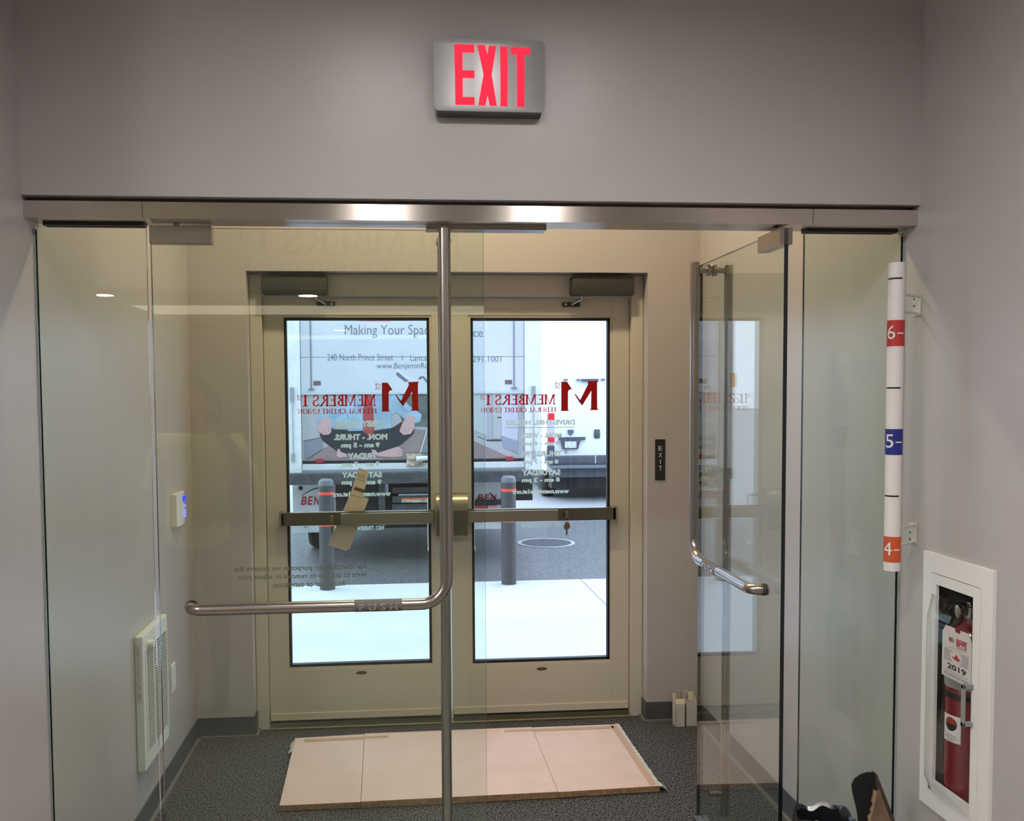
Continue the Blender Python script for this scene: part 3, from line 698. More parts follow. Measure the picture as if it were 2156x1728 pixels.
for x in (-1.0, .58):
    w = MB().lathe((x, 7.75, .40), [(.28, 0), (.40, .02), (.43, .06), (.43, .20), (.40, .24), (.28, .26)], 30, axis='x').build('wheel', RUBBER, tk, True)
    MB().lathe((x, 7.75, .40), [(.05, .01), (.26, .02), (.275, .05), (.275, .2), (.05, .22)], 24, axis='x').build('wheel_hub', TRS, w)

# ---- white cargo van
VY = 11.5
vn = thing('cargo_van', 'white cargo van parked behind the truck', 'van', (3.33, 14, -.03))
vx0, vx1 = 2.30, 4.36
prof = [(VY + .0, .45), (VY, 1.3), (VY + .05, 2.35), (VY + .18, 2.52), (VY + 4.0, 2.52), (VY + 4.9, 1.5), (VY + 5.6, 1.2), (VY + 5.7, .45)]
MB().prism(prof, vx0, vx1, 'x').build('body', VANW, vn)
MB().box(vx0 + .12, vx1 - .12, VY + .25, VY + 5.4, .16, .45).build('underbody_shade_block', TRK, vn)  # dark block added to deepen the shade under the van
MB().box(3.325, 3.332, VY - .004, VY + .02, .66, 2.3).build('door_gap', VANG, vn)
MB().box(vx0 - .01, vx1 + .01, VY - .10, VY + .15, .575, .70, bev=.02).build('bumper', VANG, vn)
MB().box(3.04, 3.05, VY - .104, VY - .09, .58, .70).build('bumper_seam', mat('van_white', (.85, .86, .86)), vn)
MB().box(vx0 + .05, vx1 - .05, VY - .14, VY + .1, .505, .555, bev=.01).build('bumper_step', mat('step_grey', (.16, .18, .21), .5), vn)
MB().box(vx0 + .1, vx1 - .1, VY - .02, VY + .2, .36, .50).build('hitch_beam', VANG, vn)
MB().box(vx0 + .02, vx0 + .12, VY - .03, VY + .02, 1.25, 1.36, bev=.008).build('tail_lamp', mat('tail_red', (.75, .03, .05), .25), vn)
MB().box(vx0 + .02, vx0 + .12, VY - .028, VY + .02, 1.0, 1.25, bev=.004).build('tail_lamp', mat('tail_clear', (.62, .55, .62), .2), vn)
MB().box(vx0 + .02, vx0 + .12, VY - .03, VY + .02, .90, 1.0, bev=.008).build('tail_lamp', mat('tail_red', (.75, .03, .05), .25), vn)
MB().prism([(2.545, .80), (2.785, .80), (2.82, .93), (2.90, .945), (2.90, .985), (2.49, .985), (2.49, .945), (2.52, .93)], VY - .05, VY - .002).build('plate_holder', VANG, vn)
pl = MB().box(2.575, 2.755, VY - .056, VY - .05, .82, .92).build('licence_plate', mat('plate_white', (.75, .77, .8), .4, col2=(.5, .58, .68), scale=30), vn)
MB().prism([(2.63, 1.10), (2.72, 1.10), (2.72, 1.05), (2.675, 1.01), (2.63, 1.05)], VY - .02, VY - .001).build('emblem', mat('emblem', (.16, .22, .3), .3, .6), vn)
MB().lathe((3.09, VY - .001, 1.03), [(.048, 0), (.048, -.025), (.03, -.035)], 20, axis='y').box(3.045, 3.135, VY - .02, VY - .001, .96, 1.10, bev=.012).build('handle', VANG, vn)
MB().box(2.85, 3.11, VY - .035, VY + .05, 1.845, 1.885, bev=.006).build('brake_lamp', VANG, vn)
for x in (2.60, 2.80, 3.19):
    MB().box(x - .03, x + .03, VY - .02, VY + .03, 1.865, 1.885).build('roof_lamp', mat('lamp_violet', (.2, .14, .2), .4), vn)
MB().flat(fit(text_polys('0', .0), 2.585, 2.62, .725, .79), VY - .004).build('lettering', GREYINK, vn)
for x, y in ((2.33, VY + .95), (4.07, VY + .95), (2.33, VY + 4.6), (4.07, VY + 4.6)):
    w = MB().lathe((x, y, .31), [(.2, 0), (.31, .02), (.34, .05), (.34, .21), (.31, .24), (.2, .26)], 26, axis='x').build('wheel', RUBBER, vn, True)
# dark hose reel / mast things in the gap between truck and van are part of the van's corner
MB().box(2.30, 2.42, VY - .04, VY, .70, .86, bev=.02).build('corner_cap', VANG, vn)

# ---- house across the lot
hs = thing('house', 'white house across the lot with shingled porch roof', 'house', (9.5, 33, -.03))
MB().box(4.2, 17, 30, 38, -.03, 6.2).build('wall', mat('house_white', (.85, .86, .87), .7), hs)
MB().prism([(29.6, 6.1), (34, 8.6), (38.4, 6.1), (38.4, 6.2), (34, 8.75), (29.6, 6.2)], 4, 17.2, 'x').build('roof', mat('shingle', (.33, .31, .30), .9, col2=(.24, .22, .21), scale=5), hs)
MB().add([(4.0, 28.4, 2.36), (6.9, 28.4, 2.28), (5.4, 30, 2.76), (4.0, 30, 2.76), (4.0, 28.4, 2.26), (6.9, 28.4, 2.20), (6.9, 30, 2.22), (4.0, 30, 2.26)],
         [(0, 1, 2, 3), (0, 4, 5, 1), (1, 5, 6, 2), (2, 6, 7, 3), (3, 7, 4, 0), (4, 7, 6, 5)]).build('porch_roof', mat('shingle_pale', (.36, .33, .33), .9, col2=(.27, .25, .25), scale=5), hs)
for x in (4.2, 6.4):
    MB().box(x, x + .1, 28.6, 28.7, -.03, 2.25).build('porch_post', mat('house_white', (.85, .86, .87), .7), hs)
for i in range(4):
    w = MB().box(4.88, 5.02, 29.97, 30, 3.29 + i * .24, 3.29 + i * .24 + .215).build('window', mat('far_glass', (.10, .12, .15), .2), hs)

# ================================================================== VESTIBULE THINGS
# door closers
def closer(x0, x1, sgn, label):
    t = thing('door_closer', label, 'door closer', ((x0 + x1) / 2, 1.95, 2.145), 'door closers on the frame head')
    MB().box(x0, x1, 1.905, 1.97, 2.152, 2.246, bev=.008).build('cover', DGREY, t, True)
    xs = x1 - .055 if sgn > 0 else x0 + .055
    MB().cyl((xs, 1.937, 2.152), (xs, 1.937, 2.128), .009, 14).build('spindle', mat('closer_metal', (.38, .35, .3), .3, 1.0), t, True)
    xe = xs + sgn * .04
    MB().tube([(xs, 1.937, 2.135), (xe * .5 + xs * .5, 1.96, 2.126), (xe, 1.995, 2.115)], .007, 10).build('arm', mat('closer_metal', (.38, .35, .3), .3, 1.0), t, True)
    MB().box(xe - .045, xe + .045, 1.998, 2.0125, 2.103, 2.126, bev=.005).build('shoe', DGREY, t)
    MB().cyl((xe + sgn * .03, 1.994, 2.1145), (xe + sgn * .03, 2.0, 2.1145), .007, 12).build('screw', BRONZE, t)
closer(-.645, -.332, 1, 'dark grey door closer above the left outside door')
closer(.866, 1.182, -1, 'dark grey door closer above the right outside door')
# leaflets jammed behind the bar
lf_ = thing('leaflet', 'folded tan paper leaflet stuck behind the left push bar', 'paper', (-.24, 2.0, .90))
pap = mat('tan_paper', (.66, .60, .48), .7)
def sheet(name, pts, y, m, parent): return MB().prism(pts, y, y + .0012).build(name, m, parent)
sheet('lower_sheet', [(-.352, .918), (-.262, .882), (-.148, 1.146), (-.238, 1.176)], 2.0045, pap, lf_)
sheet('back_sheet', [(-.262, .888), (-.245, .893), (-.150, 1.14), (-.16, 1.15)], 2.0065, mat('pale_paper', (.62, .58, .52), .7), lf_)
up_ = sheet('upper_sheet', [(-.240, 1.17), (-.178, 1.15), (-.146, 1.285), (-.196, 1.302)], 2.003, pap, lf_)
dk = mat('paper_print', (.12, .10, .07), .7)
MB().prism([(-.222, 1.192), (-.172, 1.176), (-.167, 1.192), (-.217, 1.208)], 2.0022, 2.003).build('print_bar', dk, up_)
for z in (1.235, 1.25, 1.262):
    MB().prism([(-.205, z + .008), (-.165, z - .005), (-.164, z - .001), (-.204, z + .012)], 2.0024, 2.003).build('print_line', mat('paper_print_pale', (.34, .29, .21), .7), up_)
# keys
def keys(x, label, big):
    t = thing('key', label, 'key', (x, 1.94, 1.0), 'keys in the push bars')
    brass = mat('brass_key', (.34, .27, .12), .35, 1.0)
    MB().box(x - .008, x + .008, 1.930, 1.936, 1.04, 1.072, bev=.002).build('key_bow', brass, t)
    MB().cyl((x, 1.936, 1.055), (x, 1.947, 1.055), .004, 10).build('key_shaft', brass, t)
    MB().tube([(x + .011 * math.sin(a), 1.931, 1.033 + .013 * math.cos(a)) for a in [2 * math.pi * i / 16 for i in range(17)]], .0013, 6).build('ring', brass, t, True)
    if big:
        MB().prism([(x - .016, 1.0), (x - .004, 1.022), (x + .014, 1.015), (x + .018, .995), (x + .006, .982), (x - .012, .984)], 1.926, 1.93).build('key_bow', brass, t)
        MB().prism([(x - .005, .985), (x + .004, .985), (x + .004, .958), (x - .001, .952), (x - .005, .958)], 1.9265, 1.9295).build('key_blade', brass, t)
    else:
        MB().prism([(x - .006, 1.022), (x + .006, 1.022), (x + .003, .985), (x - .003, .985)], 1.926, 1.929).build('key_blade', brass, t)
keys(.842, 'brass key with a second key dangling from the right push bar', True)
keys(-.327, 'small key in the lock of the left push bar', False)

# tactile exit plate
ep = thing('exit_plate', 'small black plate with vertical white EXIT letters on the wall', 'sign', (1.308, YB, 1.23))
MB().box(1.282, 1.333, YB - .005, YB, 1.229, 1.434, bev=.002).build('plate', mat('plate_black', (.012, .012, .013), .4), ep)
for i, c in enumerate('EXIT'):
    z = 1.400 - i * .0335
    w = .004 if c == 'I' else .0095
    MB().flat(fit(text_polys(c, .0), 1.308 - (w / 2 if c == 'I' else w), 1.308 + (w / 2 if c == 'I' else w), z - .022, z), YB - .0056).build('letter', mat('plate_letter', (.75, .74, .70), .5), ep)
# alarm keypad
kp = thing('alarm_keypad', 'white alarm keypad with blue display on the left wall', 'keypad', (XL, 1.56, 1.08))
n = 10; m = MB()
pts = [(1.472, XL + .012), ] ; pts = [(1.472 + .19 * i / n, XL + .014 + .014 * math.sin(math.pi * (.25 + .75 * i / n))) for i in range(n + 1)]
ys = [p[0] for p in pts]
outl = [(XL, 1.472)] + [(x, y) for y, x in pts] + [(XL, 1.662)]
MB().prism(outl, 1.095, 1.235, 'z').build('body', WHITEP, kp, True)
kx = XL + .0285
MB().box(kx - .004, kx + .0006, 1.572, 1.632, 1.195, 1.218).build('display', emitter('keypad_display', (.02, .03, 1.0), 1.2), kp)
blu = emitter('keypad_buttons', (.22, .24, .8), .75)
for zi, z in enumerate((1.172, 1.152, 1.139, 1.126)):
    for yi in range(3):
        MB().box(kx - .006, kx - .0006 + .0006 * (yi != 0) , 1.578 + yi * .02, 1.592 + yi * .02, z - .0045, z + .0045).build('button', blu, kp)
# wall heater
ht = thing('wall_heater', 'white recessed wall heater with louvred front', 'heater', (XL, 1.03, .25))
hx = XL + .030
MB().box(XL, hx, .868, 1.235, .255, .770, bev=.005).build('casing', WHITEP, ht)
dkslot = mat('heater_slot', (.05, .05, .048), .7)
MB().box(hx - .002, hx + .0003, .905, 1.212, .315, .705).build('grille_back', dkslot, ht)
m = MB(); z = .318
for gy in (.905, 1.012, 1.119):
    MB().box(hx, hx + .003, gy - .006, gy + .006, .312, .708).build('grille_bar', WHITEP, ht)
MB().box(hx, hx + .003, 1.208, 1.22, .312, .708).build('grille_bar', WHITEP, ht)
slat = None
for i in range(38):
    z = .319 + i * .0102
    if slat is None:
        slat = MB().add([(hx, .911, z), (hx + .0015, .911, z - .001), (hx + .0015, .911, z + .002), (hx, .911, z + .0025), (hx, 1.208, z), (hx + .0015, 1.208, z - .001), (hx + .0015, 1.208, z + .002), (hx, 1.208, z + .0025)],
                        [(0, 1, 2, 3), (4, 7, 6, 5), (0, 4, 5, 1), (1, 5, 6, 2), (2, 6, 7, 3), (3, 7, 4, 0)]).build('louvre', WHITEP, ht); z0_ = z
    else:
        c = slat.copy(); C.objects.link(c); c.location.z = z - z0_
MB().cyl((hx, .945, .725), (hx + .022, .945, .725), .014, 16).build('knob', WHITEM, ht, True)
MB().box(XL + .006, XL + .020, .8672, .8682, .52, .74).build('caution_label', mat('label_red_grey', (.5, .33, .30), .6, col2=(.62, .6, .56), scale=60), ht)
# outlet plate
op = thing('outlet_plate', 'white outlet cover plate low on the left wall', 'outlet', (XL, 1.43, .38))
MB().box(XL, XL + .006, 1.392, 1.466, .385, .505, bev=.002).build('plate', WHITEP, op)
for z in (.418, .472): MB().box(XL + .006, XL + .008, 1.41, 1.448, z - .016, z + .016, bev=.001).build('socket', WHITEM, op)

# flattened cardboard on the carpet
cb = thing('flattened_carton', 'large flattened cardboard carton lying on the carpet', 'cardboard', (.28, 1.41, 0))
def cpanel(a, b, c, d, z0, z1):
    m = MB(); m.add([(*a, z0), (*b, z0), (*c, z0), (*d, z0)], [(0, 3, 2, 1)]); 
    m = MB().add([(*a, z0), (*b, z0), (*c, z0), (*d, z0), (*a, z1), (*b, z1), (*c, z1), (*d, z1)], [(0, 3, 2, 1), (4, 5, 6, 7), (0, 1, 5, 4), (1, 2, 6, 5), (2, 3, 7, 6), (3, 0, 4, 7)])
    o = m.build('panel', [CARD, CARDE], cb)
    for p in o.data.polygons:
        if abs(p.normal.z) < .5: p.material_index = 1
    return o
cpanel((-.488, 1.040), (-.1655, 1.040), (-.1775, 1.786), (-.505, 1.768), .004, .028)
cpanel((-.1635, 1.039), (.6405, 1.050), (.6395, 1.792), (-.1755, 1.790), .003, .0295)
cpanel((.6425, 1.050), (1.074, 1.066), (1.070, 1.790), (.6415, 1.790), .004, .028)
for a, b, c, d in (((-.46, 1.715), (-.06, 1.722), (-.06, 1.752), (-.46, 1.745)), ((.50, 1.735), (1.04, 1.735), (1.04, 1.765), (.50, 1.765)), ((1.035, 1.08), (1.068, 1.08), (1.064, 1.77), (1.03, 1.77))):
    MB().add([(*a, .0292), (*b, .0292), (*c, .0292), (*d, .0292), (*a, .0298), (*b, .0298), (*c, .0298), (*d, .0298)], [(0, 3, 2, 1), (4, 5, 6, 7), (0, 1, 5, 4), (1, 2, 6, 5), (2, 3, 7, 6), (3, 0, 4, 7)]).build('tape_strip', TAPE, cb)
m = MB(); k = 40; vs = []
for i in range(k + 1):
    y = 1.062 + .735 * i / k
    w = .010 + .007 * random.random() + (.022 if i < 3 else 0)
    x = 1.074 - .004 * i / k
    vs += [(x - .012, y, .0302), (x + .002 + .3 * w, y, .027 + .004 * random.random()), (x + w, y + random.uniform(-.003, .003), .004 + .008 * random.random())]
m.add(vs, [(3 * i + j, 3 * i + j + 1, 3 * i + j + 4, 3 * i + j + 3) for i in range(k) for j in (0, 1)])
m.build('plastic_wrap', WRAP, cb)
m = MB(); vs = []
for i in range(13):
    y = 1.60 + .14 * i / 12; vs += [(-.500, y, .03), (-.512 - .008 * random.random(), y, .02), (-.514 - .01 * random.random(), y, .006)]
m.add(vs, [(3 * i + j, 3 * i + j + 1, 3 * i + j + 4, 3 * i + j + 3) for i in range(12) for j in (0, 1)]); m.build('plastic_wrap', WRAP, cb)

# two small white cartons in the corner
inside = mat('carton_inside', (.33, .22, .14), .8)
def carton(x0, x1, y0, y1, h, label, flaps):
    t = thing('small_carton', label, 'box', ((x0 + x1) / 2, (y0 + y1) / 2, 0), 'small cartons by the baseboard')
    w = .0015; m = MB()
    m.box(x0, x1, y0, y0 + w, 0, h).box(x0, x1, y1 - w, y1, 0, h).box(x0, x0 + w, y0, y1, 0, h).box(x1 - w, x1, y0, y1, 0, h).box(x0, x1, y0, y1, 0, w)
    m.build('tray', mat('carton_white', (.62, .58, .52), .6), t)
    for f in flaps:
        MB().add([Vector(p) for p in f] + [Vector(p) + Vector((0, .001, .001)) for p in f], [(0, 1, 2, 3), (7, 6, 5, 4), (0, 4, 5, 1), (1, 5, 6, 2), (2, 6, 7, 3), (3, 7, 4, 0)]).build('flap', [mat('flap_pale', (.66, .60, .48), .6)], t)
carton(1.364, 1.412, 1.790, 1.845, .118, 'small white open carton with curled flap next to the baseboard', [((1.366, 1.790, .118), (1.411, 1.790, .118), (1.411, 1.80, .138), (1.366, 1.80, .138)), ((1.383, 1.845, .118), (1.407, 1.845, .118), (1.404, 1.835, .172), (1.380, 1.832, .168)), ((1.366, 1.845, .118), (1.383, 1.845, .118), (1.382, 1.850, .152), (1.364, 1.850, .152))])
carton(1.419, 1.476, 1.795, 1.855, .118, 'small white open carton in the corner behind the open door', [((1.421, 1.855, .118), (1.436, 1.855, .118), (1.444, 1.85, .170), (1.412, 1.845, .160)), ((1.476, 1.80, .118), (1.476, 1.85, .118), (1.488, 1.85, .150), (1.470, 1.80, .150)), ((1.45, 1.855, .118), (1.476, 1.855, .118), (1.48, 1.862, .152), (1.445, 1.862, .155))])

# ================================================================== LOBBY-SIDE THINGS
# lit exit sign
es = thing('exit_sign', 'brushed aluminium exit sign with glowing red letters above the doors', 'exit sign', (.2575, YW, 2.43))
ZM, HH = 2.525, .0955
bulge = lambda z: -.110 + .009 * ((z - ZM) / HH) ** 2
MB().box(.116, .400, -.100, YW, 2.422, 2.615, bev=.006).build('housing', mat('sign_housing', (.05, .048, .046), .5), es)
def rrect(x0, x1, z0, z1, r, n=6):
    o = []
    for cx, cz, a in ((x1 - r, z1 - r, 0), (x0 + r, z1 - r, 90), (x0 + r, z0 + r, 180), (x1 - r, z0 + r, 270)):
        o += [(cx + r * math.cos(math.radians(a + 90 * i / n)), cz + r * math.sin(math.radians(a + 90 * i / n))) for i in range(n + 1)]
    return o
pl_ = slice_z([rrect(.107, .408, 2.4295, 2.6205, .014)], .008)
SIGN = brushed('sign_aluminium', (.86, .87, .90), .48, .35, .25)
SIGN.node_tree.nodes['Principled BSDF'].inputs['Metallic'].default_value = .55
def curved(polys, dy, thick=0.0):
    m = MB()
    for p in polys:
        m.add([(a, bulge(b) - dy, b) for a, b in p], [tuple(range(len(p)))])
    return m
fp = curved(pl_, .0).build('face_plate', SIGN, es, True, uv=True)
md = fp.modifiers.new('thickness', 'SOLIDIFY'); md.thickness = .0025; md.offset = 0
S = lambda a, b: (.107 + (a - 228) * .0001795, 2.6205 - (b - 228) * .0001775)
glyphs = {'E': [[(535, 318), (835, 318), (835, 445), (655, 445), (655, 715), (835, 715), (835, 828), (655, 828), (655, 1105), (835, 1105), (835, 1218), (545, 1218)]],
          'X': [[(880, 322), (995, 322), (1030, 470), (1058, 330), (1170, 330), (1092, 770), (1172, 1222), (1065, 1222), (1030, 1075), (1000, 1222), (893, 1218), (970, 770)]],
          'I': [[(1225, 338), (1335, 338), (1335, 1228), (1228, 1228)]],
          'T': [[(1385, 345), (1680, 350), (1680, 458), (1592, 458), (1592, 1232), (1480, 1232), (1478, 452), (1385, 448)]]}
rg = bpy.data.materials.new('exit_red'); nd, lk = nodes_of(rg); nd.remove(nd['Principled BSDF'])
e = nd.new('ShaderNodeEmission'); e.inputs[0].default_value = (1.0, .028, .060, 1); e.inputs[1].default_value = .62
lk.new(e.outputs[0], nd['Material Output'].inputs[0])
for c, P in glyphs.items():
    curved(slice_z([[S(*q) for q in p] for p in P], .008), .0022).build('letter', rg, es)

# height marker on the right jamb
hm = thing('height_marker', 'white height marker strip with coloured foot bands by the side panel', 'height marker', (1.40, -.13, 1.16))
hc = (1.3995, -.130); hr = .0225
MB().lathe((hc[0], hc[1], 1.158), [(hr, 0), (hr, .868)], 32).build('tube', mat('marker_white', (.78, .74, .72), .45), hm, True)
th0 = math.atan2(-2.49, -1.40)
def wrap(polys, z, dr, name, m, parent):
    mm = MB()
    for p in slice_x(polys, .004):
        mm.add([(hc[0] + (hr + dr) * math.cos(th0 + a / hr), hc[1] + (hr + dr) * math.sin(th0 + a / hr), z + b) for a, b in p], [tuple(range(len(p)))])
    return mm.build(name, m, parent)
wl = mat('marker_digit', (.80, .76, .74), .5)
for ft, col in ((4, (.62, .10, .03)), (5, (.012, .025, .23)), (6, (.48, .035, .035))):
    z = ft * .3048
    b = MB().lathe((hc[0], hc[1], z - .036), [(hr, 0), (hr + .0006, 0), (hr + .0006, .073), (hr, .073)], 32).build('colour_band', mat('band_%d' % ft, col, .45), hm, True)
    wrap(fit(text_polys(str(ft), .0), -.0235, -.001, -.016, .022), z, .0011, 'digit', wl, b)
    wrap([R_(.004, .0225, -.0018, .0018)], z, .0011, 'dash', wl, b)
    wrap([R_(-.026, .016, -.0022, .0022)], z + .1524, .0008, 'half_foot_mark', BLACK, hm)
for z in (1.915, 1.2505):
    br_ = MB().box(XR - .003, XR - .0003, -.072, -.032, z - .03, z + .03, bev=.001)
    br_.prism([(hc[0] + .012, hc[1] + .012), (hc[0] + .02, hc[1] + .004), (XR - .003, -.068), (XR - .003, -.06)], z - .028, z - .022, 'z')
    br_.prism([(hc[0] + .012, hc[1] + .012), (hc[0] + .02, hc[1] + .004), (XR - .003, -.068), (XR - .003, -.06)], z + .022, z + .028, 'z')
    br_.build('wall_bracket', mat('bracket_grey', (.62, .61, .58), .4), hm)
    for dz in (-.02, 0, .02):
        MB().cyl((XR - .003, -.04, z + dz), (XR - .0045, -.04, z + dz), .0035, 10).build('bracket_screw', DARKB, hm)

# extinguisher cabinet
fc = thing('extinguisher_cabinet', 'white recessed cabinet with clear bubble door on the right wall', 'cabinet', (XR, -.275, .48))
FY0, FY1, FZ0, FZ1 = -.434, -.123, .482, 1.211
wy0, wy1, wz0, wz1 = -.357, -.190, .568, 1.127
m = MB()
for a, b, c, d in ((FY0, KY0 + .005, FZ0, FZ1), (KY1 - .005, FY1, FZ0, FZ1), (KY0 + .005, KY1 - .005, FZ0, KZ0 + .003), (KY0 + .005, KY1 - .005, KZ1 - .008, FZ1)):
    m.box(XR - .010, XR - .0002, a, b, c, d)
m.build('frame', WHITEM, fc)
dm = MB()
for a, b, c, d in ((KY0 + .006, wy0, KZ0 + .005, KZ1 - .010), (wy1, KY1 - .006, KZ0 + .005, KZ1 - .010), (wy0, wy1, KZ0 + .005, wz0), (wy0, wy1, wz1, KZ1 - .010)):
    dm.box(XR - .012, XR - .003, a, b, c, d)
dr = dm.build('door', WHITEM, fc)
ti = mat('cabinet_inside', (.16, .16, .16), .5)
MB().box(XR + .001, XR + .17, KY0 + .001, KY0 + .003, KZ0 + .001, KZ1 - .001).box(XR + .001, XR + .17, KY1 - .003, KY1 - .001, KZ0 + .001, KZ1 - .001).box(XR + .17, XR + .172, KY0, KY1, KZ0, KZ1).box(XR + .001, XR + .17, KY0, KY1, KZ0 + .001, KZ0 + .003).box(XR + .001, XR + .17, KY0, KY1, KZ1 - .003, KZ1 - .001).build('tub', ti, fc)
# bubble: swollen sheet over the window
vs = []; nu, nv = 10, 20; by0, by1, bz0, bz1 = wy0 - .004, wy1 + .020, wz0 - .03, wz1 - .030
for i in range(nu + 1):
    for j in range(nv + 1):
        u, v = i / nu, j / nv
        s = min(1, math.sin(math.pi * u) * 1.7) ** .6 * min(1, math.sin(math.pi * v) * 3.2) ** .6 if 0 < i < nu and 0 < j < nv else 0
        vs.append((XR - .0125 - .036 * s, by0 + (by1 - by0) * u, bz0 + (bz1 - bz0) * v))
lab(MB().add(vs, [(i * (nv + 1) + j, (i + 1) * (nv + 1) + j, (i + 1) * (nv + 1) + j + 1, i * (nv + 1) + j + 1) for i in range(nu) for j in range(nv)]).build('bubble', PLASTIC, dr, True), 'clear bulging plastic window')
hg = mat('handle_grey', (.26, .26, .25), .45)
MB().box(XR - .040, XR - .033, -.368, -.356, .786, .898, bev=.002).box(XR - .040, XR - .012, -.368, -.356, .786, .798, bev=.002).box(XR - .040, XR - .012, -.368, -.356, .886, .898, bev=.002).build('pull_handle', hg, dr)
# extinguisher
ex = thing('fire_extinguisher', 'red fire extinguisher inside the white wall cabinet', 'fire extinguisher', (1.572, -.233, .54))
ec = (1.572, -.233, .536)
exr = mat('extinguisher_red', (.17, .008, .012), .25, coat=.4)
er = .062
MB().lathe(ec, [(er - .012, .0), (er, .012), (er, .41), (er * .93, .445), (er * .7, .475), (.022, .492), (.02, .505)], 36).build('cylinder', exr, ex, True)
MB().lathe(ec, [(er, .285), (er + .001, .285), (er + .001, .301), (er, .301)], 36).build('strap', BLACK, ex, True)
MB().lathe(ec, [(er, .315), (er + .0008, .315), (er + .0008, .43), (er, .43)], 36).build('instruction_label', mat('label_grey', (.28, .27, .27), .5, col2=(.40, .40, .42), scale=40), ex, True)
vv = MB().lathe(ec, [(.019, .5), (.019, .535), (.013, .538), (.013, .55)], 18).build('valve', mat('valve_chrome', (.5, .48, .46), .2, 1.0), ex, True)
MB().lathe((ec[0] - .03, ec[1] - .005, ec[2] + .525), [(.016, 0), (.018, -.004), (.018, -.014), (.014, -.016)], 20, axis='x').build('gauge', mat('valve_chrome', (.5, .48, .46)), vv, True)
MB().tube([(ec[0], ec[1] - .01, ec[2] + .545), (ec[0] - .01, ec[1] - .05, ec[2] + .56), (ec[0] - .01, ec[1] - .085, ec[2] + .55)], [.009, .008, .006], 10).tube([(ec[0], ec[1] - .01, ec[2] + .53), (ec[0] - .01, ec[1] - .05, ec[2] + .525), (ec[0] - .01, ec[1] - .08, ec[2] + .51)], [.008, .007, .006], 10).build('lever', mat('lever_black', (.03, .03, .03), .3), ex, True)
MB().tube([(ec[0], ec[1] + .02, ec[2] + .53), (ec[0] - .02, ec[1] + .055, ec[2] + .53), (ec[0] - .045, ec[1] + .068, ec[2] + .47), (ec[0] - .05, ec[1] + .07, ec[2] + .2)], .010, 10).build('hose', BLACK, ex, True)
# round-emblem sticker on the cylinder
def on_cyl(polys, dr_, name, m, parent, phi):
    mm = MB()
    for p in slice_x(polys, .006):
        mm.add([(ec[0] + (er + dr_) * math.cos(phi + a / er), ec[1] + (er + dr_) * math.sin(phi + a / er), b) for a, b in p], [tuple(range(len(p)))])
    return mm.build(name, m, parent)
phi = math.atan2(-1.0, -1.0) - .55
st_ = on_cyl([R_(-.029, .029, .70, .775)], .0010, 'sticker', mat('sticker_white', (.72, .70, .68), .5), ex, phi)
on_cyl([[(.019 * math.cos(t), .750 + .019 * math.sin(t)) for t in [math.pi * 2 * i / 24 for i in range(24)]]], .0014, 'emblem', mat('sticker_black', (.02, .02, .02), .5), st_, phi)
on_cyl([[(.0165 * math.cos(t), .751 + .0165 * math.sin(t)) for t in [math.pi * i / 14 for i in range(15)]]], .0018, 'emblem', mat('sticker_red', (.35, .03, .03), .5), st_, phi)
on_cyl([R_(-.018, .018, .717, .7195), R_(-.022, .022, .711, .7135), R_(-.012, .012, .705, .7075)], .0014, 'print_line', mat('sticker_grey', (.35, .34, .33), .5), st_, phi)
# inspection tag
tg = thing('inspection_tag', 'white paper inspection tag dated 2019 hanging on the extinguisher', 'tag', (1.499, -.285, .885))
TX = 1.4990
g2 = lambda a, b: (-.192 - (a - 145) * .000336 + 0, 1.022 - (b - 790) * .0002155 + (a - 145) * .00002)
tagp = [(170, 940), (215, 830), (280, 790), (370, 800), (372, 850), (430, 855), (432, 822), (520, 825), (575, 880), (545, 930), (515, 1508), (143, 1445)]
TGX = (-.220, -.350)
def tg_pt(u, v): return (TGX[0] + (TGX[1] - TGX[0]) * u, .882 + .142 * v)
outline = [(0, 0), (1, 0), (1, .86), (.9, 1), (.62, 1), (.62, .93), (.44, .93), (.44, 1), (.12, 1), (0, .86)]
tp = MB().prism([tg_pt(*p) for p in outline], TX, TX + .0008, 'x').build('card', mat('tag_paper', (.76, .70, .67), .7), tg)
def tg_polys(polys, name, m, dx=.0006):
    mm = MB()
    for p in polys: mm.add([(TX - dx, *tg_pt(a, b)) for a, b in p], [tuple(range(len(p)))])
    return mm.build(name, m, tp)
tg_polys(fit(text_polys('2019', .03), .2, .84, .18, .29), 'lettering', mat('tag_black', (.02, .02, .02), .6))
tg_polys(fit(text_polys('BFPE', .035), .5, .85, .68, .82), 'lettering', mat('tag_red', (.45, .03, .03), .6))
tg_polys([R_(.5, .85, .645, .668)], 'print_line', mat('tag_grey', (.36, .34, .33), .6))
tg_polys([[(.33 + .10 * math.cos(t), .755 + .055 * math.sin(t)) for t in [2 * math.pi * i / 20 for i in range(20)]]], 'emblem', mat('tag_grey', (.36, .34, .33)))
tg_polys([[(.29 + .04 * math.cos(t), .755 + .045 * math.sin(t)) for t in [2 * math.pi * i / 20 for i in range(20)]]], 'emblem', mat('tag_red', (.45, .03, .03)), .0009)
tg_polys([R_(.08, .92, .33, .56)], 'print_panel', mat('tag_print', (.50, .47, .46), .6))
tg_polys([[(.5 + .2 * math.cos(t), .445 + .135 * math.sin(t)) for t in [2 * math.pi * i / 24 for i in range(24)]]], 'emblem', mat('tag_paper', (.76, .70, .67)), .0009)
tg_polys([[(.36, .44), (.46, .45), (.52, .52), (.58, .46), (.68, .43), (.56, .39), (.46, .40)]], 'emblem', mat('tag_red', (.45, .03, .03)), .0012)
